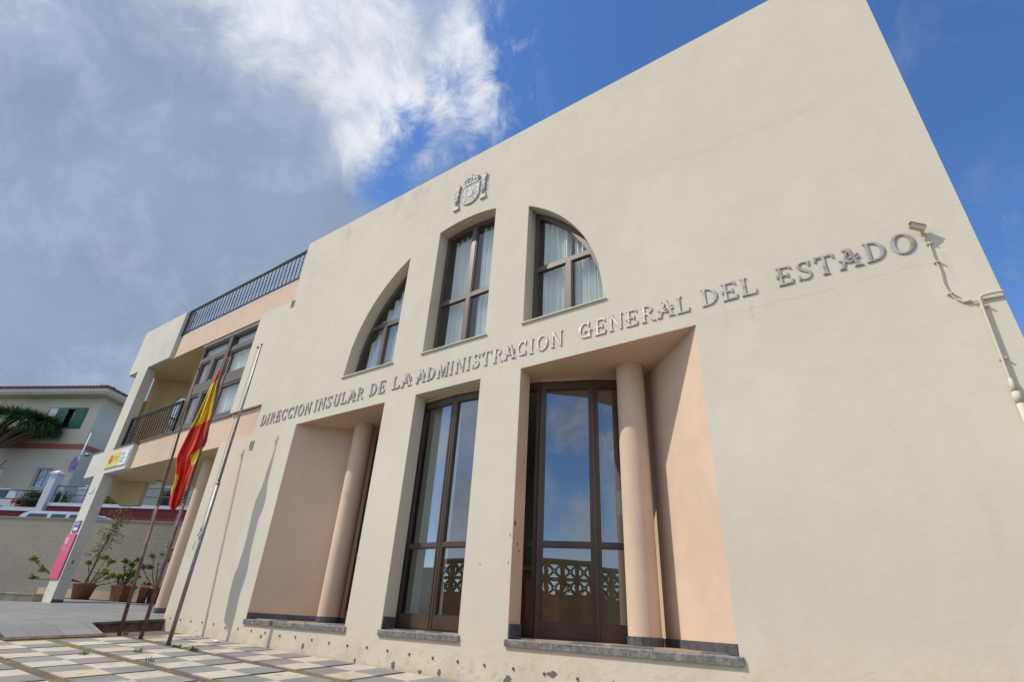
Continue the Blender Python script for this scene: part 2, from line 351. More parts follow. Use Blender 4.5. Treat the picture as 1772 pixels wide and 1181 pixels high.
def mat_forecourt():
    m, t, b = new_mat('grey_blue_tile'); p = world_pos(t)
    br = node(t, 'ShaderNodeTexBrick', {'Vector': vscale(t, p, (1, 1, 0.0001)), 'Color1': c4((0.165, 0.17, 0.182)), 'Color2': c4((0.225, 0.23, 0.24)), 'Mortar': c4((0.14, 0.13, 0.12)),
              'Scale': 1.0, 'Mortar Size': 0.012, 'Mortar Smooth': 0.1, 'Brick Width': 0.42, 'Row Height': 0.42}, offset=0.0)
    n = nz(t, p, 2.0, 7, 0.65); n2 = nz(t, p, 40, 3, 0.6)
    base = mixc(t, mul(t, rng(t, n, 0.4, 0.7), 0.45), br.outputs[0], (0.15, 0.15, 0.15))
    base = mixc(t, mul(t, n2, 0.25), base, (0.34, 0.34, 0.335))
    t.links.new(base, b.inputs['Base Color']); b.inputs['Roughness'].default_value = 0.6
    return m
m_fore = mat_forecourt()
m_step = simple('mossy_concrete', (0.12, 0.10, 0.075), 0.95, 0, 0.45, 5, 0.7, 20)
m_asph = simple('asphalt', (0.055, 0.055, 0.056), 0.9, 0, 0.15, 2, 0.4, 60)
m_earth = simple('dry_earth', (0.16, 0.13, 0.09), 0.95, 0, 0.3, 0.1)

# ------------------------------------------------------------ mesh builder
ORG = {}
class MB:
    def __init__(s): s.v = []; s.f = []; s.m = []; s.sm = []; s.mats = []
    def mi(s, m):
        if m not in s.mats: s.mats.append(m)
        return s.mats.index(m)
    def face(s, idx, m, smooth=False): s.f.append(tuple(idx)); s.m.append(s.mi(m)); s.sm.append(smooth)
    def add(s, vs):
        a = len(s.v); s.v += [Vector(v) for v in vs]; return a
    def quad(s, a, b, c, d, m, smooth=False):
        i = s.add([a, b, c, d]); s.face((i, i + 1, i + 2, i + 3), m, smooth)
    def box(s, x0, x1, y0, y1, z0, z1, m, fn=None):
        pts = [(x, y, z) for z in (z0, z1) for y in (y0, y1) for x in (x0, x1)]
        if fn: pts = [fn(*p) for p in pts]
        i = s.add(pts)
        for q in ((0, 2, 3, 1), (4, 5, 7, 6), (0, 1, 5, 4), (2, 6, 7, 3), (0, 4, 6, 2), (1, 3, 7, 5)): s.face([i + k for k in q], m)
    def prism(s, loops, fn, d0, d1, m, sides=None, back=True):
        """loops: outer ring then holes, 2D; fn(a,b,d) -> world; d0 front, d1 back"""
        polys = [[Vector((p[0], p[1], 0)) for p in lp] for lp in loops]
        tris = tessellate_polygon(polys)
        flat = [p for lp in loops for p in lp]
        i0 = s.add([fn(p[0], p[1], d0) for p in flat]); i1 = s.add([fn(p[0], p[1], d1) for p in flat])
        for t in tris:
            s.face([i0 + k for k in t], m)
            if back: s.face([i1 + k for k in reversed(t)], m)
        k = 0
        for li, lp in enumerate(loops):
            n = len(lp); mm = (sides or {}).get(li, m)
            for j in range(n):
                a, b = k + j, k + (j + 1) % n
                s.face((i0 + a, i0 + b, i1 + b, i1 + a), mm)
            k += n
    def cyl(s, p0, p1, r0, r1, m, n=16, cap=True):
        p0 = Vector(p0); p1 = Vector(p1); d = (p1 - p0).normalized()
        u = d.orthogonal().normalized(); w = d.cross(u)
        a = s.add([p0 + (u * cos(2 * pi * k / n) + w * sin(2 * pi * k / n)) * r0 for k in range(n)])
        b = s.add([p1 + (u * cos(2 * pi * k / n) + w * sin(2 * pi * k / n)) * r1 for k in range(n)])
        for k in range(n):
            q = (k + 1) % n; s.face((a + k, a + q, b + q, b + k), m, True)
        if cap:
            s.face([a + k for k in reversed(range(n))], m); s.face([b + k for k in range(n)], m)
    def tube(s, pts, r, m, n=10):
        pts = [Vector(p) for p in pts]; prev = None; u = None
        for i, p in enumerate(pts):
            d = (pts[min(i + 1, len(pts) - 1)] - pts[max(i - 1, 0)]).normalized()
            if u is None: u = d.orthogonal().normalized()
            u = (u - d * u.dot(d)).normalized(); w = d.cross(u)
            k = s.add([p + (u * cos(2 * pi * q / n) + w * sin(2 * pi * q / n)) * r for q in range(n)])
            if prev is not None:
                for q in range(n): s.face((prev + q, prev + (q + 1) % n, k + (q + 1) % n, k + q), m, True)
            else: s.face([k + q for q in reversed(range(n))], m)
            prev = k
        s.face([prev + q for q in range(n)], m)
    def ball(s, c, r, m, n=12, sc=(1, 1, 1)):
        c = Vector(c); rows = n // 2
        ring = []
        for i in range(rows + 1):
            th = pi * i / rows
            ring.append(s.add([c + Vector((r * sc[0] * sin(th) * cos(2 * pi * k / n), r * sc[1] * sin(th) * sin(2 * pi * k / n), r * sc[2] * cos(th))) for k in range(n)]))
        for i in range(rows):
            for k in range(n):
                q = (k + 1) % n; s.face((ring[i] + k, ring[i + 1] + k, ring[i + 1] + q, ring[i] + q), m, True)
    def build(s, name, parent=None, origin=None, **tags):
        me = bpy.data.meshes.new(name); o = bpy.data.objects.new(name, me); C.objects.link(o)
        if parent is not None:
            o.parent = parent; org = ORG[parent]; o.location = (0, 0, 0); ORG[o] = org
        else:
            org = Vector(origin) if origin is not None else Vector((0, 0, 0)); o.location = org; ORG[o] = org
        me.from_pydata([v - org for v in s.v], [], s.f)
        for m in s.mats: me.materials.append(m)
        me.polygons.foreach_set('material_index', s.m); me.polygons.foreach_set('use_smooth', s.sm); me.update()
        for k, v in tags.items(): o[k] = v
        return o
def thing(name, label, cat, loc, group=None):
    o = bpy.data.objects.new(name, None); C.objects.link(o); o.location = loc; ORG[o] = Vector(loc)
    o['label'] = label; o['category'] = cat
    if group: o['group'] = group
    return o
def copy_tree(o, loc, label=None, **tags):
    """copy of a thing with copies of its parts and sub-parts"""
    r = o.copy(); C.objects.link(r); r.location = loc; ORG[r] = Vector(loc)
    for ch in list(o.children):
        c = ch.copy(); C.objects.link(c); c.parent = r
        for g in list(ch.children):
            d = g.copy(); C.objects.link(d); d.parent = c
    if label: r['label'] = label
    for k, v in tags.items(): r[k] = v
    return r
def U(X, Y, Z): return Vector((X * S, (Y - 1) * S, Z * S))
def FX(a, b, d): return U(a, d, b)                    # facade plane: a = X, b = Z, d = depth Y
def FZ(a, b, d): return U(a, b, d)                    # floor plan: a = X, b = Y, d = Z
def ubox(mb, x0, x1, y0, y1, z0, z1, m): mb.box(x0, x1, y0, y1, z0, z1, m, fn=U)
def arc_top(x, r, cx=-0.957, zc=0.71): return zc + sqrt(max(0, r * r - (x - cx) ** 2))
def arcpoly(x0, x1, z0, z1=9.0, r=0.492, n=18):
    """outline bounded by x0..x1, z0..z1 and the big arch of radius r"""
    cx = -0.957; zc = 0.71
    lim = sqrt(max(0, r * r - (z0 - zc) ** 2)) if z0 > zc else r
    x0 = max(x0, cx - lim); x1 = min(x1, cx + lim)
    top = []
    for i in range(n + 1):
        f = i / n; x = x1 + (x0 - x1) * f
        top.append((x, max(z0, min(z1, arc_top(x, r)))))
    pts = [(x0, z0), (x1, z0)] + top
    outp = []
    for p in pts:
        if not outp or (abs(p[0] - outp[-1][0]) + abs(p[1] - outp[-1][1])) > 1e-4: outp.append(p)
    if abs(outp[0][0] - outp[-1][0]) + abs(outp[0][1] - outp[-1][1]) < 1e-4: outp.pop()
    return outp
def rect(x0, x1, z0, z1): return [(x0, z0), (x1, z0), (x1, z1), (x0, z1)]

# ------------------------------------------------------------ ground
def gz(X, Y): return -0.02345 * X - 0.12653 + 0.06 * (Y - 1)
def fz(X, Y):
    s_ = min(max(-X - 2.15, 0), 1.2) * 0.0212
    return -0.045 + s_ + (0.085 * (Y - 1) * (1 - 0.8 * min(1, max(0, (-X - 2.4) / 2.0))) if Y < 1 else (0.018 * min(1.0, (Y - 1) * 6)))
terr = MB(); terr.quad((-3000, -3000, -2.6), (3000, -3000, -2.6), (3000, 3000, -2.6), (-3000, 3000, -2.6), m_earth)
terr.build('ground', kind='structure')
jb = MB()
for (xa, xb, ya, yb) in ((-2.30, 1.6, -0.6, 1.03),):
    P4 = [(xa, ya), (xb, ya), (xb, yb), (xa, yb)]
    i = jb.add([U(x, y, gz(x, y) - 0.0016) for x, y in P4] + [U(x, y, -0.30) for x, y in P4])
    jb.face((i, i + 1, i + 2, i + 3), m_joint)
    for k in range(4): jb.face((i + k, i + 4 + k, i + 4 + (k + 1) % 4, i + (k + 1) % 4), m_joint)
jb.build('plaza_joint_bed', kind='structure')
pv = MB()
px_, tx, py_, ty = 0.167, 0.0775, 0.1845, 0.0785
for i in range(-2, 20):
    for j in range(0, 8):
        X0 = -1.80 + px_ * i + random.uniform(-.0015, .0015); Y0 = 0.838 - py_ * j + random.uniform(-.0015, .0015)
        for a in (0, 1):
            for b in (0, 1):
                xa = X0 + a * tx; ya = Y0 + b * ty; xb = xa + tx - 0.0006; yb = ya + ty - 0.0006
                if ya > 0.998: continue
                yb = min(yb, 0.9995)
                if xa < -2.05 and ya > 0.5: continue
                light = (a + b) % 2 == 1
                m = (m_pv_p if (random.random() < 0.30 or Y0 > 0.8 and random.random() < 0.7) else m_pv_l) if light else m_pv_g
                h = random.uniform(0, .0008)
                q = [(xa, ya), (xb, ya), (xb, yb), (xa, yb)]
                k = pv.add([U(x, y, gz(x, y) + h) for x, y in q] + [U(x, y, gz(x, y) - 0.003) for x, y in q])
                pv.face((k, k + 1, k + 2, k + 3), m)
                for w in range(4): pv.face((k + w, k + 4 + w, k + 4 + (w + 1) % 4, k + (w + 1) % 4), m)
# narrow last row against the wall
pv.build('plaza_pavement', kind='structure')
fc = MB(); nx, ny = 26, 22
xs = [-2.15 - 5.0 * (i / nx) ** 1.6 for i in range(nx + 1)]; ys = [-1.4 + 3.8 * j / ny for j in range(ny + 1)]
# a vertex row exactly at the wall line keeps the fold crisp
ys = sorted(set([round(y, 4) for y in ys] + [1.0]))
gi = fc.add([U(x, y, fz(x, y)) for y in ys for x in xs]); w_ = len(xs)
for j in range(len(ys) - 1):
    for i in range(nx): fc.face((gi + j * w_ + i + 1, gi + j * w_ + i, gi + (j + 1) * w_ + i, gi + (j + 1) * w_ + i + 1)[::-1], m_fore)
for j in range(len(ys) - 1):               # riser down to the plaza
    y0, y1 = ys[j], ys[j + 1]
    if y0 >= 1.0: continue
    fc.quad(U(-2.15, y0, fz(-2.15, y0) - .0), U(-2.15, y1, fz(-2.15, y1)), U(-2.15, y1, -0.2), U(-2.15, y0, -0.2), m_step)
fc.build('forecourt_paving', kind='structure')
ed = MB()                                   # concrete nosing of the step and of the ramp
for y0, y1 in ((0.79, 0.999),):
    k = ed.add([U(-2.157, y0, fz(-2.15, y0) + .0015), U(-2.143, y0, fz(-2.15, y0) + .0015), U(-2.143, y1, fz(-2.15, y1) + .0015), U(-2.157, y1, fz(-2.15, y1) + .0015),
                U(-2.157, y0, fz(-2.15, y0) - .006), U(-2.143, y0, fz(-2.15, y0) - .006), U(-2.143, y1, fz(-2.15, y1) - .006), U(-2.157, y1, fz(-2.15, y1) - .006)])
    for q in ((0, 1, 2, 3), (1, 5, 6, 2), (0, 3, 7, 4), (0, 4, 5, 1), (3, 2, 6, 7)): ed.face([k + a for a in q], m_step)
ed.build('step_edge', kind='structure')
rp = MB()
def rampz(X, Y):
    f = (X + 2.15) / 0.12; return fz(-2.15, Y) * (1 - f) + (gz(-2.03, Y) + 0.004) * f
ry = (0.555, 0.785)
q = [(-2.150, ry[0]), (-2.03, ry[0]), (-2.03, ry[1]), (-2.150, ry[1])]
k = rp.add([U(x, y, rampz(x, y) + 0.001) for x, y in q] + [U(x, y, -0.2) for x, y in q])
rp.face((k, k + 1, k + 2, k + 3), m_fore)
for w in range(4): rp.face((k + w, k + 4 + w, k + 4 + (w + 1) % 4, k + (w + 1) % 4), m_step)
q = [(-2.03, ry[0] - .01), (-2.015, ry[0] - .01), (-2.015, ry[1] + .005), (-2.03, ry[1] + .005)]
k = rp.add([U(x, y, gz(x, y) + (0.006 if x < -2.02 else 0.001)) for x, y in q] + [U(x, y, -0.2) for x, y in q])
rp.face((k, k + 1, k + 2, k + 3), m_step)
for w in range(4): rp.face((k + w, k + 4 + w, k + 4 + (w + 1) % 4, k + (w + 1) % 4), m_step)
rp.build('ramp', kind='structure')

# ------------------------------------------------------------ the building
bld = thing('government_building', 'cream two-storey office building with arched upper windows, pink recesses and lettering', 'building', U(-0.957, 1, gz(-0.957, 1)))
# facade outline with its openings
outer = [(-2.162, -0.30), (0.218, -0.30), (0.218, 1.494), (-1.928, 1.496), (-1.928, 1.190), (-2.162, 1.190), (-2.162, 0.708), (-1.928, 0.708), (-1.928, 0.584), (-2.162, 0.584)]
LPo = rect(-1.657, -1.209, -0.034, 0.5805); MPo = rect(-1.077, -0.8365, -0.034, 0.580); RPo = rect(-0.705, -0.257, -0.034, 0.5805)
ULo = arcpoly(-2, -1.209, 0.716); UMo = arcpoly(-1.0755, -0.8345, 0.716, n=14); URo = arcpoly(-0.705, 0, 0.716)
mb = MB(); mb.prism([outer, LPo, MPo, RPo, ULo, UMo, URo], FX, 1.0, 1.043, m_wall, sides={1: m_pink, 3: m_pink})
mb.build('wall', bld)
mb = MB()
ubox(mb, 0.175, 0.2179, 1.0432, 2.3, -0.30, 1.494, m_cream)                   # right side wall
ubox(mb, -2.16, -2.12, 1.0432, 2.3, -0.30, 0.5725, m_cream)                    # left side wall of the ground floor
ubox(mb, -2.16, 0.2, 2.3, 2.34, -0.30, 1.494, m_cream)                        # rear wall
ubox(mb, -1.928, -1.885, 1.0432, 2.3, 1.31, 1.49, m_cream)                     # parapet along the roof terrace
mb.build('wall', bld)
mb = MB(); ubox(mb, -1.884, 0.1745, 1.0434, 2.2995, 1.34, 1.38, m_cream); mb.build('roof', bld)
# floors of the projecting left part
cut = [(-2.995, 1.018), (-3.27, 1.018), (-3.41, 1.05), (-3.43, 1.10), (-3.14, 1.39), (-2.60, 1.9), (-1.90, 1.9), (-1.90, 1.0435), (-2.1615, 1.0435), (-2.165, 1.0435), (-2.165, 1.018)]
mb = MB(); mb.prism([cut], FZ, 0.5735, 0.690, m_warm); mb.build('balcony_floor', bld)
mb = MB(); mb.prism([cut], FZ, 1.176, 1.30, m_warm); mb.build('terrace_floor', bld)
mb = MB(); ubox(mb, -2.999, -1.926, 1.0125, 1.0175, 0.572, 0.7025, m_pink); ubox(mb, -2.999, -2.165, 1.006, 1.03, 0.7027, 0.7065, m_basalt)
mb.build('balcony_parapet', bld)
mb = MB(); ubox(mb, -2.999, -1.926, 1.0125, 1.0175, 1.1745, 1.311, m_pink); mb.build('terrace_parapet', bld)
# left frame: pillar with cross arms
plr = [(-3.392, -0.06), (-3.272, -0.06), (-3.278, 0.573), (-3.040, 0.573), (-3.040, 0.701), (-3.285, 0.701), (-3.290, 1.180), (-3.040, 1.180), (-3.040, 1.472),
       (-3.546, 1.472), (-3.546, 1.180), (-3.415, 1.180), (-3.408, 0.706), (-3.546, 0.706), (-3.546, 0.573), (-3.400, 0.573)]
mb = MB(); mb.prism([plr], FX, 1.0, 1.047, m_white); mb.build('frame_pillar', bld)
mb = MB(); ubox(mb, -3.2725, -3.2695, 1.002, 1.0475, -0.05, -0.006, m_plinth); mb.build('pillar_skirting', bld)
mb = MB(); ubox(mb, -3.548, -3.410, .996, 1.05, 0.7063, 0.7095, m_basalt); mb.build('coping', bld)
mb = MB(); ubox(mb, -3.284, -3.036, .996, 1.05, 0.7013, 0.7045, m_basalt); mb.build('coping', bld)
# oblique back wall of the loggia with its opening, hanging wall below
def plan_map(p0, p1):
    p0 = Vector(p0); p1 = Vector(p1); d = (p1 - p0).normalized(); n = Vector((-d.y, d.x))
    return lambda a, b, t: U(p0.x + d.x * a + n.x * t, p0.y + d.y * a + n.y * t, b)
fn = plan_map((-3.43, 1.10), (-3.14, 1.39))
mb = MB(); mb.prism([rect(0.0, 0.98, 0.695, 1.181), [(0.148, 0.80), (0.205, 0.80), (0.205, 1.085), (0.168, 1.085), (0.148, 1.055)]], fn, -0.0, 0.03, m_warm); mb.build('loggia_wall', bld)
mb = MB(); ubox(mb, -3.41, -3.385, 1.048, 1.098, 0.69, 1.02, m_warm); mb.build('loggia_side_wall', bld)
fn = plan_map((-3.43, 1.10), (-3.27, 1.197))
mb = MB(); mb.prism([[(0.0, 0.500), (0.09, 0.445), (0.19, 0.450), (0.19, 0.577), (0.0, 0.577)]], fn, 0.0, 0.03, m_warm); mb.build('hanging_wall', bld)
mb = MB(); ubox(mb, -2.715, -2.70, 1.05, 1.75, 0.69, 1.1755, m_frame2); mb.build('loggia_side_screen', bld)
# porch column
def column(cx, cy, r, z0, z1, name, pl=True):
    mb = MB(); nz_ = 24
    for q in range(nz_): mb.cyl(U(cx, cy, z0 + (z1 - z0) * q / nz_), U(cx, cy, z0 + (z1 - z0) * (q + 1) / nz_), r * S, r * S, m_pink, 128, cap=False)
    o = mb.build(name, bld)
    try: o.shadow_terminator_geometry_offset = 0.0; o.shadow_terminator_shading_offset = 0.0
    except Exception: pass
    if pl:
        mb = MB(); n = 14
        for k in range(n):
            a0, a1 = 2 * pi * (k + .02) / n, 2 * pi * (k + .98) / n; rr = r + 0.0022
            pts = [(cx + rr * cos(a0), cy + rr * sin(a0)), (cx + rr * cos(a1), cy + rr * sin(a1)), (cx + (r - .002) * cos(a1), cy + (r - .002) * sin(a1)), (cx + (r - .002) * cos(a0), cy + (r - .002) * sin(a0))]
            mb.prism([pts], FZ, z0, z0 + 0.015, m_plinth)
        mb.build('column_skirting', o)
    return o
column(-2.43, 1.115, 0.0326, -0.028, 0.573, 'porch_column')
column(-0.462, 1.122, 0.0326, -0.022, 0.5815, 'column')
column(-1.436, 1.122, 0.0326, -0.022, 0.5815, 'column')
# recess lining: splayed walls, soffit, floor
for sx in (1, -1):
    A = (-0.957 + sx * 0.700, 1.0005); B = (-0.957 + sx * 0.490, 1.205)
    fn = plan_map(A, B) if sx < 0 else plan_map(B, A)
    ln = (Vector(A) - Vector(B)).length
    mb = MB(); mb.prism([rect(0, ln, -0.03, 0.5805)], fn, 0.0, 0.02 , m_pink); o = mb.build('splayed_wall', bld)
    mb = MB(); n = 10
    for k in range(n): mb.prism([rect(ln * (k + .01) / n, ln * (k + .99) / n, -0.0235, -0.008)], fn, -0.0024, 0.001, m_plinth)
    mb.build('wall_skirting', o)
mb = MB(); ubox(mb, -1.70, -0.21, 1.0431, 1.235, 0.5805, 0.600, m_pink); mb.build('recess_ceiling', bld)
mb = MB(); ubox(mb, -1.70, -0.21, 1.018, 1.235, -0.060, -0.0225, m_terrazzo); mb.build('recess_floor', bld)
for (x0, x1) in ((-1.664, -1.203), (-1.083, -0.831), (-0.711, -0.250)):
    mb = MB(); n = max(1, round((x1 - x0) / 0.15))
    for k in range(n):
        a = x0 + (x1 - x0) * k / n; b = x0 + (x1 - x0) * (k + 1) / n - 0.0006
        dz = random.uniform(-.0004, .0004)
        pts = [(0.9955, -0.0375 + dz), (0.9957, -0.027 + dz), (0.9967, -0.0252 + dz), (1.043, -0.0240), (1.043, -0.0375)]
        mb.prism([pts], lambda p, q, d: U(d, p, q), a, b, m_basalt)
    mb.build('door_step', bld)
for (x0, x1, y0, y1) in ((-1.0768, -1.0742, 1.001, 1.043), (-0.7048, -0.702, 1.001, 1.043)):
    mb = MB(); ubox(mb, x0, x1, y0, y1, -0.0245, 0.002, m_plinth); mb.build('reveal_skirting', bld)

# curved glazed bay: facets on an arc
CX, CY, RR = -0.957, 1.045 + 0.88, 0.88
def bay(a): return Vector((CX + RR * sin(a), CY - RR * cos(a)))
step = 0.1517
posts = MB()
for k in range(-4, 5):
    p = bay(k * step)
    posts.prism([[(p.x + 0.0062 * cos(2 * pi * q / 8 + .39), p.y + 0.0062 * sin(2 * pi * q / 8 + .39)) for q in range(8)]], FZ, -0.0225, 0.572, m_frame)
posts.build('bay_posts', bld)
for k in range(-4, 4):
    p0, p1 = bay(k * step), bay((k + 1) * step); d = (p1 - p0); ln = d.length; fn = plan_map(p0, p1)
    g = 0.0035; st = 0.0085
    fr = MB()
    fr.prism([rect(g, ln - g, -0.022, 0.5722), rect(g + st, ln - g - st, 0.012, 0.160), rect(g + st, ln - g - st, 0.174, 0.549)], fn, -0.004, 0.006, m_frame)
    fr.prism([rect(g + .0025, ln - g - .0025, -0.018, 0.5685), rect(g + st - .0025, ln - g - st + .0025, 0.009, 0.1625), rect(g + st - .0025, ln - g - st + .0025, 0.1715, 0.5515)], fn, -0.0055, -0.0041, m_frame)
    o = fr.build('door_panel' if k == 2 else 'glazed_panel', bld)
    for (z0, z1) in ((0.010, 0.162), (0.172, 0.551)):
        pn = MB(); pn.quad(fn(g + st - .002, z0, 0.002), fn(ln - g - st + .002, z0, 0.002), fn(ln - g - st + .002, z1, 0.002), fn(g + st - .002, z1, 0.002), m_glass_dk)
        pn.build('pane', o)
lint = MB()
for k in range(-4, 4):
    p0, p1 = bay(k * step), bay((k + 1) * step); fn = plan_map(p0, p1)
    lint.prism([rect(0, (p1 - p0).length, 0.5723, 0.5804)], fn, -0.006, 0.02, m_pink)
lint.build('bay_lintel', bld)

# upper arched windows
def arch_window(x0, x1, vm, vm_full, name='arched_window'):
    R_ = 0.4905; z0 = 0.718; rb, rt = 0.902, 0.920; w = 0.0145; hw = 0.011
    out_ = arcpoly(x0 + .0005, x1 - .0005, z0, r=R_)
    low = [arcpoly(x0 + w, vm - hw, z0 + w, rb, R_ - w, 10), arcpoly(vm + hw, x1 - w, z0 + w, rb, R_ - w, 10)]
    up = [arcpoly(x0 + w, vm - hw, rt, 9, R_ - w, 14), arcpoly(vm + hw, x1 - w, rt, 9, R_ - w, 14)] if vm_full else [arcpoly(x0 + w, x1 - w, rt, 9, R_ - w, 14)]
    holes = low + up
    def shrink(lp, e):
        cx = sum(p[0] for p in lp) / len(lp); cz = sum(p[1] for p in lp) / len(lp)
        xm = max(abs(p[0] - cx) for p in lp); zm = max(abs(p[1] - cz) for p in lp)
        return [(cx + (p[0] - cx) * (1 - e / xm), cz + (p[1] - cz) * (1 - e / zm)) for p in lp]
    mb = MB(); mb.prism([out_] + holes, FX, 1.0415, 1.052, m_frame2)
    mb.prism([shrink(out_, .004)] + [shrink(h, -0.0035) for h in holes], FX, 1.0395, 1.0413, m_frame2)
    for h in holes: mb.prism([shrink(h, -0.0008), shrink(h, .0032)], FX, 1.0440, 1.0475, m_frame)
    o = mb.build(name, bld)
    for h in holes:
        pn = MB(); t = tessellate_polygon([[Vector((p[0], p[1], 0)) for p in h]]); i = pn.add([FX(p[0], p[1], 1.0465) for p in h])
        for q in t: pn.face([i + a for a in q], m_glass)
        pn.build('pane', o)
    sl = MB(); xa = min(p[0] for p in out_); xb = max(p[0] for p in out_)
    sl.prism([[(0.995, 0.7135), (0.9955, 0.7172), (1.0412, 0.7195), (1.0412, 0.7135)]], lambda p, q, d: U(d, p, q), xa - .006, xb + .006, m_conduit)
    sl.build('sill', o)
def curtain(x0, x1, z0, topf, y, waves, parent=bld, amp=0.006, nseg=90):
    mb = MB(); prev = None; ph = random.uniform(0, 6)
    for i in range(nseg + 1):
        x = x0 + (x1 - x0) * i / nseg
        yy = y + amp * sin(waves * 2 * pi * i / nseg + ph) + amp * .5 * sin(waves * 2.3 * 2 * pi * i / nseg + 1)
        zt = topf(x)
        col = [U(x, yy * 1 + amp * .3 * sin(5 * f + x * 60), z0 + (zt - z0) * f) for f in (0, .33, .66, 1)]
        k = mb.add(col)
        if prev is not None:
            for j in range(3): mb.face((prev + j, k + j, k + j + 1, prev + j + 1), m_curtain, True)
        prev = k
    return mb.build('curtain', parent)
arch_window(-2, -1.209, -1.325, False); arch_window(-1.0755, -0.8345, -0.951, True); arch_window(-0.705, 0, -0.589, False)
tf = lambda r: (lambda x: max(0.722, arc_top(x, r)))
curtain(-1.43, -1.225, 0.722, tf(0.478), 1.068, 7); curtain(-1.055, -0.965, 0.722, tf(0.48), 1.072, 4); curtain(-0.935, -0.845, 0.722, tf(0.48), 1.068, 4)
curtain(-0.69, -0.598, 0.722, tf(0.478), 1.066, 4); curtain(-0.585, -0.485, 0.722, tf(0.478), 1.068, 5)

# balcony window, two casements high and one and a half wide
wx0, wx1, wz0, wz1, wy = -2.700, -2.155, 0.7068, 1.160, 1.030
holes = []; hb = []
for (a, b) in ((-2.686, -2.580), (-2.560, -2.448), (-2.416, -2.312), (-2.294, -2.170)):
    pass
cols = ((-2.683, -2.578), (-2.556, -2.452), (-2.412, -2.175))
mb = MB()
hl = []
for (a, b) in cols:
    hl.append(rect(a + .012, b - .012, 0.745, 0.882)); hl.append(rect(a + .012, b - .012, 0.952, 1.062))
hl.append(rect(-2.688, -2.445, 1.098, 1.148)); hl.append(rect(-2.415, -2.168, 1.098, 1.148))
mb.prism([rect(wx0, wx1, wz0, wz1)] + hl, FX, wy, wy + .012, m_frame2)
hl2 = [rect(a + .004, b - .004, z0, z1) for (a, b) in cols for (z0, z1) in ((0.737, 0.893), (0.944, 1.070))] + [rect(-2.690, -2.443, 1.096, 1.150), rect(-2.417, -2.166, 1.096, 1.150)]
mb.prism([rect(wx0 + .002, wx1, wz0 + .002, wz1 - .002)] + hl2, FX, wy - .003, wy - .0001, m_frame2)
ubox(mb, -2.448, -2.416, wy - .008, wy - .0031, wz0 + .001, wz1 - .003, m_frame)
ow = mb.build('balcony_window', bld)
for h in hl:
    pn = MB(); pn.quad(FX(h[0][0] - .002, h[0][1] - .002, wy + .007), FX(h[1][0] + .002, h[1][1] - .002, wy + .007), FX(h[2][0] + .002, h[2][1] + .002, wy + .007), FX(h[3][0] - .002, h[3][1] + .002, wy + .007), m_glass); pn.build('pane', ow)
mb = MB(); ubox(mb, wx0 - .004, wx1, wy - .010, wy + .02, wz1 + .0003, 1.1755, m_white); mb.build('shutter_box', ow)
curtain(-2.69, -2.18, 0.712, lambda x: 1.155, 1.060, 17, amp=.005, nseg=200)

# rooms behind the glass
rm = MB()
ubox(rm, -2.10, 0.16, 1.06, 2.28, -0.10, -0.0235, m_int_floor)
ubox(rm, -2.10, 0.16, 1.236, 2.28, 0.565, 0.66, m_int)
ubox(rm, -2.10, 0.16, 1.80, 1.82, -0.02, 0.565, m_int)
ubox(rm, -2.65, 0.16, 1.50, 1.52, 0.662, 1.30, m_int)
ubox(rm, -1.16, -1.13, 1.06, 1.50, 0.662, 1.30, m_int); ubox(rm, -0.78, -0.75, 1.06, 1.50, 0.662, 1.30, m_int)
ubox(rm, -2.7, 0.16, 1.06, 1.50, 0.655, 0.661, m_int_floor); ubox(rm, -2.10, 0.16, 1.06, 1.50, 1.28, 1.30, m_int)
rm.build('interior', bld)
mb = MB(); mb.cyl(U(-0.60, 1.32, -0.0235), U(-0.60, 1.32, 0.565), .035 * S, .035 * S, m_cream, 24); mb.build('indoor_column', bld)
curtain(-1.075, -0.968, -0.01, lambda x: .55, 1.085, 4, amp=.003)

t = thing('desk', 'brown wooden desk inside, behind the narrow left glass of the right doorway', 'desk', U(-.80, 1.30, -.0235))
mb = MB(); ubox(mb, -.90, -.715, 1.22, 1.225, -.0235, .125, m_wood); ubox(mb, -.90, -.89, 1.2255, 1.34, -.0235, .125, m_wood); ubox(mb, -.725, -.7155, 1.2255, 1.34, -.0235, .125, m_wood); mb.build('panel', t)
mb = MB(); ubox(mb, -.905, -.71, 1.21, 1.35, .1252, .132, m_wood); mb.build('top', t)
t = thing('hanging_lamp', 'small dark disc lamp hanging inside the middle doorway window', 'lamp', U(-1.255, 1.35, .44))
mb = MB(); mb.cyl(U(-1.255, 1.35, .445), U(-1.255, 1.35, .565), .008, .008, m_frame, 6); mb.build('rod', t)
mb = MB(); mb.cyl(U(-1.255, 1.35, .435), U(-1.255, 1.35, .446), .15, .09, m_frame, 20); mb.build('shade', t)
t = thing('notice', 'white paper notice stuck inside the right pane beside the door', 'notice', U(-.505, 1.20, .24))
mb = MB(); mb.box(-.10, .0, 0, .004, 0, .30, m_sign_w, fn=lambda x, y, z: U(-.512, 1.172, .235) + Matrix.Rotation(.38, 3, 'Z') @ Vector((x, y, z))); o = mb.build('sheet', t)
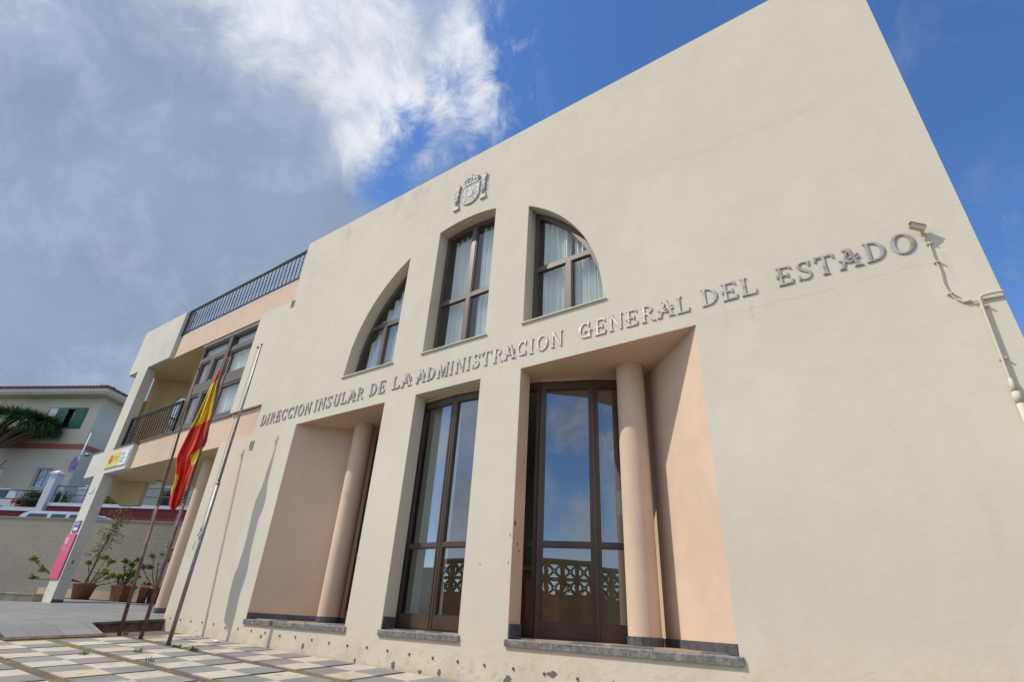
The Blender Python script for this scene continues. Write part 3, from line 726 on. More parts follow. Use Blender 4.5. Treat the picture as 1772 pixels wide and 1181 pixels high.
# terrace railing and balcony railing
def railing(name, x0, x1, y, z0, z1, pitch, back=None):
    o = MB()
    o.cyl(U(x0, y, z1), U(x1, y, z1), .022, .022, m_rail, 10); ubox(o, x0, x1, y - .004, y + .004, z1 - .0115, z1 - .008, m_rail)
    ubox(o, x0, x1, y - .003, y + .003, z0 + .008, z0 + .0115, m_rail)
    if back:
        o.cyl(U(x0, y, z1 - .0002), U(x0, back, z1 - .0002), .022, .022, m_rail, 10); ubox(o, x0 - .003, x0 + .003, y + .0045, back, z0 + .0122, z0 + .0150, m_rail)
        ubox(o, x0 - .003, x0 + .003, y + .0045, back, z1 - .0155, z1 - .0122, m_rail)
    for x in (x0, x1): ubox(o, x - .005, x + .005, y - .005, y + .005, z0, z1 - .0005, m_rail)
    r = o.build(name, bld)
    def bar(x, yy):
        b = MB(); b.cyl(U(x, yy, z0 + .0117), U(x, yy, z1 - .0117), .0115, .0115, m_rail, 6, cap=False)
        zm = (z0 + z1) / 2
        for dz in (-.012, 0.0, .012): b.ball(U(x, yy, zm + dz * 1.6), .020, m_rail, 6, (1, 1, 1.5))
        return b
    n = int((x1 - x0) / pitch)
    first = None
    for i in range(1, n):
        x = x0 + (x1 - x0) * i / n
        if first is None:
            first = bar(x, y).build('baluster', r); fx = x
        else:
            c = first.copy(); C.objects.link(c); c.parent = r; c.location = ((x - fx) * S, 0, 0)
    if back:
        nb = int((back - y) / pitch)
        for i in range(1, nb):
            c = first.copy(); C.objects.link(c); c.parent = r; c.location = ((x0 - fx) * S, (y + (back - y) * i / nb - y) * S, 0)
    return r
railing('terrace_railing', -3.018, -1.934, 1.012, 1.313, 1.474, 0.031, back=1.04)
railing('balcony_railing', -3.262, -2.712, 1.022, 0.7095, 0.874, 0.0285)
# side post connecting the balcony rail to the window
# vents, porch lamp
for (x, z) in ((-1.914, 0.540), (-1.919, 1.1665)):
    mb = MB(); mb.prism([rect(x - .010, x + .010, z - .016, z + .016), rect(x - .0065, x + .0065, z - .012, z + .012)], FX, .9965, 1.0003, m_vent)
    ubox(mb, x - .0064, x + .0064, .9995, 1.0004, z - .0119, z + .0119, m_dark)
    for q in range(5): mb.prism([[(0.9972, z - .011 + q * .005), (0.9992, z - .008 + q * .005), (0.9994, z - .0088 + q * .005), (0.9974, z - .0118 + q * .005)]], lambda p, w, d: U(d, p, w), x - .0063, x + .0063, m_vent)
    mb.build('vent', bld)
mb = MB(); mb.cyl(U(-3.17, 1.225, .570), U(-3.17, 1.225, .5733), .10, .10, m_wood, 20); mb.ball(U(-3.17, 1.225, .570), .095, m_white_p, 16, (1, 1, .8)); mb.build('porch_lamp', bld)
# bolt row and chipped paint along the foot of the wall
x = -2.112
while x < 0.16:
    mb = MB()
    z = -0.040 - 0.0225 * (x + 2.112) + (-.0035 if x > -1.8 else 0) + random.uniform(-.0012, .0012)
    mb.cyl(U(x, 0.9982, z), U(x, 1.0006, z), .014, .015, m_bolt, 8); mb.cyl(U(x, 0.9973, z), U(x, .9984, z), .007, .008, m_bolt, 6)
    mb.build('wall_bolt', bld)
    x += 0.0712
def chip(x, z, w, h, y=0.9996, fn=None, seed=0):
    w *= .78; h *= .78; mb = MB(); rnd = random.Random(seed + int(x * 1000)); n = 22
    pts = [(x + w * cos(2 * pi * k / n) * rnd.uniform(.35, 1), z + h * sin(2 * pi * k / n) * rnd.uniform(.45, 1)) for k in range(n)]
    mb.prism([pts], fn or FX, y, y + .0009, m_chip, back=False)
    mb.build('paint_chip', bld)
for (x, z, w, h) in ((-1.56, -.066, .010, .008), (-1.362, -.078, .010, .011), (-1.15, -.094, .007, .009), (-1.02, -.094, .011, .014), (-.935, -.100, .011, .006), (-.88, -.098, .010, .010), (-.70, -.096, .016, .018),
                     (-.46, -.10, .014, .007), (-.118, -.098, .013, .010), (-0.712, .175, .0022, .006), (-0.713, .118, .0022, .005), (-1.20, .135, .002, .004), (-.79, .115, .003, .002), (.02, -.09, .006, .008), (-1.92, -.07, .003, .005),
                     (-.60, -.077, .018, .009)): chip(x, z, w, h)
for (x, z, w, h) in ((-3.36, .03, .005, .007), (-3.345, .05, .004, .003)): chip(x, z, w, h)
fs = lambda a, b, d: U(-3.2738 + (d - .9996), a, b)
for (y, z, w, h) in ((1.022, .155, .008, .018), (1.02, .125, .007, .006), (1.012, .085, .014, .008), (1.008, .14, .003, .003), (1.006, .118, .003, .003)): chip(y, z, w, h, fn=fs, seed=3)
fr_ = lambda a, b, d: U(-0.7047 + (.9996 - d) * -1 + .0008, a, b)
for (y, z, w, h) in ((1.006, .20, .005, .011), (1.018, .158, .0025, .004), (1.024, .145, .0025, .003)): chip(y, z, w, h, fn=fr_, seed=5)
#PART2
# ------------------------------------------------------------ lettering on the facade
def strip(pts, ws):
    l = []; r = []
    for i, p in enumerate(pts):
        a = pts[max(0, i - 1)]; b = pts[min(len(pts) - 1, i + 1)]
        d = Vector((b[0] - a[0], b[1] - a[1])).normalized(); n = Vector((-d.y, d.x)) * ws[i] / 2
        l.append((p[0] + n.x, p[1] + n.y)); r.append((p[0] - n.x, p[1] - n.y))
    return [l + r[::-1]]
def stem(x, w=.12, y0=0, y1=1, lean=0): return [[(x, y0), (x + w, y0), (x + w + lean, y1), (x + lean, y1)]]
def foot(x, w=.12, y=0, up=True):
    s_ = 1 if up else -1
    return [[(x - .09, y), (x + w + .09, y), (x + w + .015, y + .075 * s_), (x - .015, y + .075 * s_)][:: s_]]
def ring(cx, cy, rx, ry, tx_, ty_, n=30):
    return [[(cx + rx * cos(2 * pi * k / n), cy + ry * sin(2 * pi * k / n)) for k in range(n)], [(cx + (rx - tx_) * cos(2 * pi * k / n), cy + (ry - ty_) * sin(2 * pi * k / n)) for k in range(n)]]
def arc(cx, cy, rx, ry, a0, a1, w0, w1, n=20):
    pts = []; ws = []
    for i in range(n + 1):
        a = radians(a0 + (a1 - a0) * i / n); pts.append((cx + rx * cos(a), cy + ry * sin(a))); ws.append(w0 + (w1 - w0) * abs(cos(a)))
    return strip(pts, ws)
def glyph(c):
    w = .66; P_ = []
    if c == 'I': w = .33; P_ = [stem(.09), foot(.09), foot(.09, y=1, up=False)]
    elif c == 'L': w = .66; P_ = [stem(.09), foot(.09), foot(.09, y=1, up=False), [[(.2, 0), (.62, 0), (.66, .24), (.60, .22), (.54, .08), (.2, .08)]]]
    elif c == 'E':
        w = .68; P_ = [stem(.10), foot(.10), [[(.0, 1), (.62, 1), (.66, .78), (.60, .80), (.52, .92), (.03, .93)]], [[(.2, 0), (.64, 0), (.68, .24), (.61, .21), (.54, .08), (.2, .08)]],
                        [[(.0, .47), (.48, .47), (.48, .54), (.0, .54)]], [[(.44, .38), (.50, .38), (.50, .63), (.44, .63)]], [[(-.01, .42), (.05, .40), (.11, .50), (.05, .60), (-.01, .58), (.03, .50)]]]
    elif c == 'D': w = .82; P_ = [stem(.12), foot(.12), foot(.12, y=1, up=False), arc(.28, .5, .42, .46, -90, 90, .055, .14, 24)]
    elif c == 'R': w = .78; P_ = [stem(.12), foot(.12), foot(.12, y=1, up=False), arc(.30, .74, .28, .22, -90, 90, .05, .12, 18), strip([(.26, .52), (.42, .46), (.62, .10), (.78, .0)], [.07, .13, .14, .07])]
    elif c == 'C': w = .78; P_ = [arc(.42, .5, .34, .45, 48, 312, .05, .14, 28), [[(.60, .70), (.66, .70), (.70, 1.0), (.64, .98)]], [[(.62, .02), (.68, .0), (.68, .30), (.62, .28)]]]
    elif c == 'G': w = .84; P_ = [arc(.42, .5, .34, .45, 48, 318, .05, .14, 28), [[(.60, .70), (.66, .70), (.70, 1.0), (.64, .98)]], stem(.60, .14, .02, .46), [[(.34, .42), (.84, .42), (.84, .50), (.34, .50)]], [[(.34, .34), (.40, .34), (.40, .58), (.34, .58)]]]
    elif c == 'O': w = .88; P_ = [ring(.44, .5, .42, .52, .16, .075)]
    elif c == 'N': w = .84; P_ = [stem(.12, .08), foot(.12, .08), stem(.68, .08), foot(.12, .08, 1, False), foot(.68, .08, 1, False), [[(.10, 1), (.24, 1), (.78, 0), (.66, 0)]]]
    elif c == 'M': w = 1.0; P_ = [stem(.12, .08), foot(.12, .08), stem(.80, .15), foot(.80, .15), foot(.80, .15, 1, False), [[(.08, 1), (.26, 1), (.54, .12), (.46, .0)]], [[(.46, 0.0), (.54, .10), (.86, 1), (.78, 1)]]]
    elif c == 'T': w = .76; P_ = [stem(.30), foot(.30), [[(.0, 1), (.76, 1), (.78, .74), (.72, .76), (.66, .91), (.10, .91), (.04, .76), (-.02, .74)]]]
    elif c == 'U': w = .84; P_ = [stem(.12, .15, .32, 1), foot(.12, .15, 1, False), stem(.66, .08, .32, 1), foot(.66, .08, 1, False), arc(.445, .32, .25, .28, 180, 360, .08, .13, 20)]
    elif c == 'A':
        w = .80; P_ = [[[(.02, 0), (.12, 0), (.46, .97), (.36, .97)]], [[(.36, 1), (.50, 1), (.79, 0), (.65, 0)]], foot(.03, .09), foot(.62, .18), [[(.20, 1), (.52, 1), (.50, .93), (.22, .90)]],
                      strip([(.02, .48), (.14, .42), (.42, .30), (.66, .42), (.80, .48)], [.10, .07, .075, .07, .10]), strip([(.10, .30), (.30, .42), (.50, .50), (.68, .58), (.76, .66)], [.05, .06, .06, .06, .05])]
    elif c == 'S':
        w = .64; P_ = [strip([(.54, .80), (.46, .93), (.32, .97), (.16, .91), (.10, .76), (.18, .62), (.34, .52), (.50, .42), (.56, .25), (.48, .09), (.32, .03), (.16, .07), (.07, .22)],
                             [.05, .05, .06, .09, .11, .13, .135, .13, .11, .09, .06, .05, .05]), [[(.51, .70), (.57, .70), (.60, 1.0), (.54, .98)]], [[(.04, .02), (.10, .0), (.10, .30), (.04, .30)]]]
    return w, P_
words = [('DIRECCION', -1.896, -1.592, .6115), ('INSULAR', -1.572, -1.318, .6135), ('DE', -1.292, -1.219, .616), ('LA', -1.187, -1.105, .617), ('ADMINISTRACION', -1.082, -.582, .6165), ('GENERAL', -.537, -.265, .6185), ('DEL', -.240, -.128, .619), ('ESTADO', -.088, .139, .6195)]
sign = thing('wall_lettering', 'bronze serif letters spelling DIRECCION INSULAR DE LA ADMINISTRACION GENERAL DEL ESTADO across the facade', 'lettering', U(-.88, 1, .617))
for wd, x0, x1, zb in words:
    tot = sum(glyph(c)[0] for c in wd); hgt = 0.0425; gap = .17
    fac = (x1 - x0) / (tot + gap * (len(wd) - 1)); x = x0
    for c in wd:
        w, P_ = glyph(c); mb = MB(); dz = random.uniform(-.0005, .0005)
        for i, lp in enumerate(P_):
            d0 = 0.9974 - i * 0.00005
            mb.prism([[(x + p[0] * fac, zb + dz + p[1] * hgt) for p in q] for q in lp], FX, d0, 0.9996 + i * 1e-5, m_letter)
        mb.build('letter', sign); x += (w + gap) * fac

# ------------------------------------------------------------ coat of arms
cr_ = thing('coat_of_arms', 'grey cast coat of arms with crown and two columns above the middle arched window', 'emblem', U(-.953, 1, 1.257))
def relief(name, loops, d, parent=cr_, m=None, back=1.0): mb = MB(); mb.prism(loops, FX, 1 - d, back, m or m_crest); return mb.build(name, parent)
sx0, sz0, sw, sh_ = -.953, 1.262, .038, .088
shield = [(sx0 - sw, sz0 + sh_)] + [(sx0 - sw * cos(a), sz0 + .034 - .034 * sin(a)) for a in [radians(v) for v in range(0, 181, 12)]] + [(sx0 + sw, sz0 + sh_)]
relief('shield', [shield], .006)
mb = MB()
k_ = lambda lp, e: [(sx0 + (p[0] - sx0) * e, sz0 + .045 + (p[1] - sz0 - .045) * e) for p in lp]
mb.prism([shield, k_(shield, .92)], FX, .992, .9941, m_crest)
mb.prism([rect(sx0 - .0010, sx0 + .0010, sz0 + .004, sz0 + sh_ - .003)], FX, .9925, .9942, m_crest); mb.prism([rect(sx0 - sw * .93, sx0 + sw * .93, sz0 + .043, sz0 + .0455)], FX, .9926, .9943, m_crest)
mb.prism([[(sx0 + .012 * cos(a) , sz0 + .046 + .015 * sin(a)) for a in [k * pi / 8 for k in range(16)]]], FX, .9905, .9939, m_crest)
for (cx_, cz_) in ((-.018, .064), (.018, .064), (-.018, .026), (.018, .026)):
    for q in range(5):
        a = q * 1.26; mb.ball(U(sx0 + cx_ + .007 * cos(a), .9940, sz0 + cz_ + .009 * sin(a)), .022, m_crest, 8, (1, .5, 1))
for q in range(4): mb.prism([rect(sx0 + .006 + q * .007, sx0 + .009 + q * .007, sz0 + .010 + q * .002, sz0 + .040)], FX, .9928, .9944, m_crest)
mb.build('shield_relief', cr_)
mb = MB(); zc = sz0 + sh_ + .004
mb.prism([[(sx0 - .030, zc), (sx0 + .030, zc), (sx0 + .034, zc + .010), (sx0 - .034, zc + .010)]], FX, .9915, 1.0, m_crest)
mb.prism([[(sx0 - .034, zc + .0102)] + [(sx0 + .034, zc + .0102)] + [(sx0 + .038 * cos(a), zc + .012 + .024 * sin(a)) for a in [radians(v) for v in range(10, 171, 16)]]], FX, .9935, 1.0, m_crest)
for q in range(-2, 3):
    mb.tube([U(sx0 + q * .014, .9925, zc + .010), U(sx0 + q * .017, .9905, zc + .022), U(sx0 + q * .007, .9915, zc + .033)], .010, m_crest, 6)
for q in range(-3, 4): mb.ball(U(sx0 + q * .0098, .991, zc + .013), .020, m_crest, 6)
mb.ball(U(sx0, .994, zc + .040), .024, m_crest, 8); mb.box(-.003, .003, -.02, -.01, 0, .04, m_crest, fn=lambda x, y, z: U(sx0, 1, zc + .043) + Vector((x, y, z)))
mb.build('crown', cr_)
for sg in (-1, 1):
    mb = MB(); cx_ = sx0 + sg * .059; zb = 1.262
    mb.prism([rect(cx_ - .0125, cx_ + .0125, zb - .004, zb + .006)], FX, .990, 1.0, m_crest); mb.prism([rect(cx_ - .0095, cx_ + .0095, zb + .0061, zb + .020)], FX, .992, 1.0, m_crest)
    mb.cyl(U(cx_, .994, zb + .018), U(cx_, .994, zb + .088), .034, .028, m_crest, 14)
    mb.prism([[(cx_ - .007, zb + .088), (cx_ + .007, zb + .088), (cx_ + .0115, zb + .103), (cx_ - .0115, zb + .103)]], FX, .989, 1.0, m_crest)
    mb.ball(U(cx_, .994, zb + .108), .040, m_crest, 10, (1, .8, .9))
    o = mb.build('heraldic_column', cr_)
    for q in range(3):
        mb = MB()
        z0_ = zb + .032 + q * .020; mb.tube([U(cx_ - .011, .992, z0_), U(cx_ - .004, .9895, z0_ + .004), U(cx_ + .005, .9895, z0_ + .008), U(cx_ + .012, .992, z0_ + .010)], .011, m_crest, 6)
        mb.build('ribbon', o)
cr_.scale = (1, .6, 1)

# ------------------------------------------------------------ camera and cable on the wall
cc = thing('security_camera', 'small cream security camera on a bracket beside the last letter O', 'camera', U(.150, 1, .660))
mb = MB(); a = U(.150, .996, .652); mb.cyl(U(.153, 1.0, .650), U(.151, .987, .652), .012, .010, m_conduit, 10); mb.cyl(U(.153, 1.0, .650), U(.153, .9985, .650), .025, .025, m_conduit, 14); mb.build('bracket', cc)
mb = MB(); mb.box(-.06, .06, -.026, .026, -.024, .024, m_conduit, fn=lambda x, y, z: U(.148, .986, .6575) + Matrix.Rotation(radians(28), 3, 'Y') @ Matrix.Rotation(radians(20), 3, 'Z') @ Vector((x, y, z)))
mb.box(-.08, .055, -.032, .032, .0245, .029, m_conduit, fn=lambda x, y, z: U(.148, .986, .6575) + Matrix.Rotation(radians(28), 3, 'Y') @ Matrix.Rotation(radians(20), 3, 'Z') @ Vector((x, y, z))); mb.build('housing', cc)
mb = MB(); mb.box(-.064, -.0603, -.018, .018, -.016, .016, m_dark, fn=lambda x, y, z: U(.148, .986, .6575) + Matrix.Rotation(radians(28), 3, 'Y') @ Matrix.Rotation(radians(20), 3, 'Z') @ Vector((x, y, z))); mb.build('lens', cc)
cb = thing('wall_cable', 'cream painted cable and pipe clipped to the facade near its right edge', 'cable', U(.18, 1, .30))
def smooth(pts, n=6):
    o = []
    for i in range(len(pts) - 1):
        p0 = pts[max(0, i - 1)]; p1 = pts[i]; p2 = pts[i + 1]; p3 = pts[min(len(pts) - 1, i + 2)]
        for k in range(n):
            t = k / n; o.append(0.5 * ((2 * p1) + (p2 - p0) * t + (2 * p0 - 5 * p1 + 4 * p2 - p3) * t * t + (-p0 + 3 * p1 - 3 * p2 + p3) * t ** 3))
    return o + [pts[-1]]
mb = MB(); mb.tube(smooth([U(x, .997, z) for x, z in ((.153, .650), (.156, .630), (.1545, .600), (.156, .570), (.1535, .545), (.1555, .525), (.161, .508), (.169, .501), (.180, .4975), (.198, .4975), (.2175, .4965))]), .0065, m_conduit, 8); mb.build('cable', cb)
mb = MB(); mb.tube(smooth([U(x, .9955, z) for x, z in ((.2190, .5035), (.205, .5045), (.192, .503), (.1885, .498), (.1880, .488), (.1865, .45), (.1850, .41), (.1835, .372), (.1830, .358))]), .0105, m_conduit, 10)
mb.cyl(U(.1830, .995, .360), U(.1825, .994, .338), .0105, .025, m_conduit, 12); mb.cyl(U(.1825, .994, .338), U(.181, .993, .10), .025, .025, m_conduit, 14); mb.cyl(U(.1825, .994, .337), U(.1824, .994, .320), .027, .027, m_conduit, 14); mb.cyl(U(.181, .993, .10), U(.180, .993, -.16), .0255, .0255, m_conduit, 14); mb.build('pipe', cb)
mb = MB()
for (x, z) in ((.155, .625), (.155, .585), (.1558, .52), (.172, .5), (.190, .485), (.1843, .393), (.1820, .288), (.181, .2)):
    mb.box(-.020, .020, -.026, 0, -.006, .006, m_conduit, fn=lambda a, b, c: U(x, 1, z) + Vector((a, b, c))); mb.cyl(U(x + .004, .999, z), U(x + .004, .9935, z), .008, .008, m_conduit, 6)
mb.build('clips', cb)

# ------------------------------------------------------------ flagpoles and flag
def flagpole(x, y, zt, dx, mat, mat2, label, joint, cleat):
    zb = gz(x, y) - .004; t = thing('flagpole', label, 'flagpole', U(x, y, zb), 'three slender flagpoles in front of the facade')
    at_ = lambda f: U(x + dx * f, y, zb + (zt - zb) * f)
    mb = MB(); mb.cyl(at_(0), at_(joint), .031, .027, mat, 16); mb.cyl(at_(joint), at_(joint + .006), .032, .030, mat, 16); mb.cyl(at_(joint + .006), at_(1), .022, .017, mat2, 14); mb.build('pole', t)
    mb = MB(); mb.ball(at_(1) + Vector((0, 0, .02)), .026, mat2, 10, (1, 1, .8)); mb.cyl(at_(.995), at_(.995) + Vector((-.06, -.02, 0)), .008, .008, mat2, 6); mb.cyl(at_(.995) + Vector((-.06, -.035, -.01)), at_(.995) + Vector((-.06, .0, -.01)), .028, .028, mat2, 12); mb.build('pulley', t)
    mb = MB(); top = at_(.995) + Vector((-.07, -.02, -.02)); c = at_(cleat) + Vector((-.035, -.03, 0))
    mid = (top + c) / 2 + Vector((-.02, 0, 0)); mb.tube(smooth([top, mid, c]), .0035, m_rope, 5)
    rnd = random.Random(int(x * 100))
    kn = [c + Vector((rnd.uniform(-.022, .022), rnd.uniform(-.025, .005), -.022 * q)) for q in range(9)]; mb.tube(smooth(kn, 4), .007, m_rope, 6)
    mb.tube([c + Vector((-.02, -.01, -.2)), c + Vector((-.035, -.02, -.27)), c + Vector((-.02, -.02, -.33))], .006, m_rope, 5); mb.build('rope', t)
    mb = MB(); p = at_(cleat); mb.cyl(p + Vector((-.03, -.03, -.05)), p + Vector((-.03, -.03, .07)), .007, .007, mat2, 6); mb.build('cleat', t)
    return t
flagpole(-2.03, .827, .838, -.135, m_rust, m_rust, 'brown rusty flagpole without a flag, leftmost of the three', .42, .36)
flagpole(-1.907, .837, .845, -.038, m_rust, m_rust, 'brown rusty flagpole that carries the red and yellow flag', .42, .28)
flagpole(-1.716, .829, .833, -.008, m_galv, m_galv, 'bare grey galvanised flagpole, nearest to the facade openings', .47, .33)
rows = [(.805, -1.965, -1.958), (.745, -1.990, -1.951), (.665, -2.006, -1.928), (.60, -2.023, -1.903), (.57, -2.034, -1.897), (.50, -2.056, -1.874), (.483, -2.060, -1.876), (.462, -2.063, -1.900), (.440, -2.052, -1.905), (.42, -2.034, -1.908), (.377, -2.010, -1.909), (.350, -2.014, -1.909), (.322, -2.004, -1.908), (.296, -1.994, -1.913), (.284, -1.978, -1.925), (.272, -1.950, -1.943)]
def inpoly(x, y, pl):
    c = False; n = len(pl)
    for i in range(n):
        (x1, y1), (x2, y2) = pl[i], pl[(i + 1) % n]
        if (y1 > y) != (y2 > y) and x < (x2 - x1) * (y - y1) / (y2 - y1) + x1: c = not c
    return c
tri1 = [(-1.968, .462), (-1.885, .480), (-1.89, .44), (-1.925, .418)]
tri2 = [(-2.04, .322), (-2.000, .330), (-1.990, .362), (-1.998, .392), (-2.04, .41)]
mb = MB(); nu, nv = 44, 150; zz0, zz1 = rows[0][0], rows[-1][0]; grid = []; fx_ = {}
for j in range(nv + 1):
    z = zz0 + (zz1 - zz0) * j / nv
    for q in range(len(rows) - 1):
        if rows[q][0] >= z >= rows[q + 1][0]: break
    f = (rows[q][0] - z) / (rows[q][0] - rows[q + 1][0]); xl = rows[q][1] * (1 - f) + rows[q + 1][1] * f; xr = rows[q][2] * (1 - f) + rows[q + 1][2] * f
    wv = min(1, (zz0 - z) / .12)
    row = []
    for i in range(nu + 1):
        u = i / nu; x = xl + (xr - xl) * u
        yy = .822 + wv * (.0035 * sin(u * 13 + z * 9) + .0022 * sin(u * 24 - z * 7 + 1) + .0015 * sin(z * 30 + u * 5))
        if z < .475: yy += .004 * sin((u - .3) * 8) * min(1, (.475 - z) * 20)
        yq = yy - .822; Yn = .834 + (x + 1.915) * .23 + yq; kk = Yn / .822
        row.append(mb.add([U(x * kk, Yn, (z + .002 * sin(u * 7 + z * 12) * wv) * kk)])); fx_[(j, i)] = (x, z)
    grid.append(row)
for j in range(nv):
    z = zz0 + (zz1 - zz0) * (j + .5) / nv
    for i in range(nu):
        X = fx_[(j, i)][0]; u = (i + .5) / nu
        line = .566 + (X + 2.035) * .12
        yel = (line < z < .742 + .010 * (u - .5))
        if inpoly(X, z, tri1) or inpoly(X, z, tri2): yel = True
        mb.face((grid[j][i], grid[j + 1][i], grid[j + 1][i + 1], grid[j][i + 1]), m_yel if yel else m_red, True)
fl = mb.build('flag', None, U(-1.95, .825, .80)); fl['label'] = 'limp red and yellow striped flag hanging from the middle flagpole'; fl['category'] = 'flag'

# ------------------------------------------------------------ signs on the left pillar
sg = thing('wall_sign', 'yellow and white sign with a red crest on the crossbar of the left pillar', 'sign', U(-3.17, 1, .600))
ubox_ = lambda n, x0, x1, z0, z1, y0, y1, m, par: (lambda b: (ubox(b, x0, x1, y0, y1, z0, z1, m), b.build(n, par))[1])(MB())
ubox_('sign_panel', -3.296, -3.051, .597, .6745, .9955, .9999, m_sign_w, sg)
ubox_('yellow_field', -3.292, -3.140, .599, .6725, .9948, .9954, m_sign_y, sg)
mb = MB(); cx_, cz_ = -3.245, .634
mb.prism([[(cx_ - .011, cz_ + .012), (cx_ - .011, cz_ - .010), (cx_, cz_ - .018), (cx_ + .011, cz_ - .010), (cx_ + .011, cz_ + .012)]], FX, .9943, .9947, m_crimson)
mb.prism([[(cx_ - .011, cz_ + .015), (cx_ + .011, cz_ + .015), (cx_ + .014, cz_ + .024), (cx_, cz_ + .028), (cx_ - .014, cz_ + .024)]], FX, .9943, .9947, m_crimson)
for q in (-1, 1): mb.prism([rect(cx_ + q * .018 - .0025, cx_ + q * .018 + .0025, cz_ - .016, cz_ + .018)], FX, .9943, .9947, m_crimson)
mb.build('crest_print', sg)
def text(body, x, z, size, y, m, parent, name='printed_text'):
    cu = bpy.data.curves.new('t', 'FONT'); cu.body = body; cu.size = size * S; cu.resolution_u = 2
    ob = bpy.data.objects.new('t', cu); C.objects.link(ob); bpy.context.view_layer.update()
    me = bpy.data.meshes.new_from_object(ob.evaluated_get(bpy.context.evaluated_depsgraph_get()))
    b = MB(); i = b.add([U(x, y, z) + Vector((v.co.x, 0, v.co.y)) for v in me.vertices])
    for p in me.polygons: b.face([i + a for a in p.vertices], m)
    bpy.data.objects.remove(ob, do_unlink=True); bpy.data.curves.remove(cu); bpy.data.meshes.remove(me)
    return b.build(name, parent)
text('GOBIERNO', -3.215, .642, .0125, .9945, m_sign_g, sg); text('DE ESPAÑA', -3.215, .627, .0125, .9945, m_sign_g, sg)
mb = MB(); rnd = random.Random(4)
for (z, w) in ((.660, .030), (.654, .040), (.648, .034), (.634, .050), (.628, .046), (.618, .034), (.612, .042)): mb.prism([rect(-3.128, -3.128 + w, z, z + .0028)], FX, .9949, .9953, m_sign_g)
mb.build('print_lines', sg)
sp = thing('information_panel', 'tall pink information panel fixed to the foot of the left pillar', 'sign', U(-3.33, 1, .078))
ubox_('panel', -3.412, -3.290, .080, .281, .994, .9975, m_sign_pk, sp)
mb = MB(); mb.prism([rect(-3.388, -3.360, .238, .264)], FX, .9935, .9939, m_sign_w); mb.prism([[(-3.381, .243), (-3.366, .243), (-3.366, .259), (-3.374, .259)]], FX, .9931, .9934, m_sign_pk)
for z, w in ((.214, .042), (.209, .060)): mb.prism([rect(-3.388, -3.388 + w, z, z + .0022)], FX, .9935, .9939, simple('pale_pink_print', (.72, .35, .45)))
mb.build('panel_print', sp)
mb = MB()
for (x, z) in ((-3.405, .274), (-3.297, .274), (-3.405, .087), (-3.297, .087)): mb.cyl(U(x, .9936, z), U(x, 1.0002, z), .012, .012, m_galv, 8)
mb.build('stud', sp)
su = thing('direction_sign', 'small purple sign with a white arrow pointing left, above the pink panel', 'sign', U(-3.33, 1, .290))
ubox_('plate', -3.374, -3.298, .290, .342, .9965, .9997, m_sign_pu, su)
mb = MB(); mb.prism([[(-3.366, .304), (-3.345, .316), (-3.345, .310), (-3.310, .310), (-3.310, .298), (-3.345, .298), (-3.345, .292)]], FX, .996, .9964, m_sign_w); mb.build('arrow', su)
mb = MB()
for (x, z, w) in ((-3.345, .335, .020), (-3.362, .329, .052), (-3.355, .323, .038)): mb.prism([rect(x, x + w, z, z + .0025)], FX, .996, .9964, m_sign_w)
mb.build('print_lines', su)
sc_ = thing('street_plaque', 'small pale teal plaque high on the left pillar under its crossbar', 'sign', U(-3.34, 1, .478))
ubox_('plate', -3.364, -3.318, .478, .503, .998, .9998, m_cyan, sc_)
mb = MB()
for q in range(4):
    for w in range(3):
        if (q + w) % 3: mb.prism([rect(-3.360 + q * .010, -3.352 + q * .010, .481 + w * .007, .486 + w * .007)], FX, .9975, .9979, m_sign_w)
mb.build('plate_print', sc_)

# ------------------------------------------------------------ plants
def leaf(mb, base, d, up, ln, wd, m, bend=.25):
    d = d.normalized(); side = d.cross(up); side = side.normalized() if side.length > 1e-4 else Vector((1, 0, 0)); nrm = side.cross(d)
    p1 = base + d * ln * .5 + nrm * ln * bend * .3; p2 = base + d * ln - nrm * ln * bend * .25
    i = mb.add([base, p1 + side * wd / 2, p2, p1 - side * wd / 2]); mb.face((i, i + 1, i + 2, i + 3), m)
def rosette(mb, c, n, ln, wd, ms, rnd, up=Vector((0, 0, 1)), spread=1.0):
    for k in range(n):
        a = rnd.uniform(0, 2 * pi); el = rnd.uniform(-.35, 1.1)
        d = Vector((cos(a) * cos(el), sin(a) * cos(el), sin(el))) * spread + up * .3
        leaf(mb, c + Vector((rnd.uniform(-1, 1), rnd.uniform(-1, 1), rnd.uniform(-1, 1))) * ln * .15, d, Vector((0, 0, 1)), ln * rnd.uniform(.6, 1.1), wd, rnd.choice(ms))
def pot(t, c, r0, r1, h, sq=False):
    mb = MB(); n = 4 if sq else 24
    def ringp(r, z): return [c + Vector((r * cos(2 * pi * k / n + (pi / 4 + .35 if sq else 0)), r * sin(2 * pi * k / n + (pi / 4 + .35 if sq else 0)), z)) for k in range(n)]
    prof = [(r0, 0), (r1 * .96, h * .84), (r1 * 1.05, h * .85), (r1 * 1.06, h), (r1 * .92, h), (r1 * .90, h * .88)]
    ids = [mb.add(ringp(r, z)) for r, z in prof]
    for a, b in zip(ids[:-1], ids[1:]):
        for k in range(n): mb.face((a + k, a + (k + 1) % n, b + (k + 1) % n, b + k), m_terra, not sq)
    mb.face([ids[0] + k for k in reversed(range(n))], m_terra)
    o = mb.build('pot', t); b = MB(); i = b.add(ringp(r1 * .91, h * .9)); b.face([i + k for k in range(n)], m_soil); b.build('soil', o)
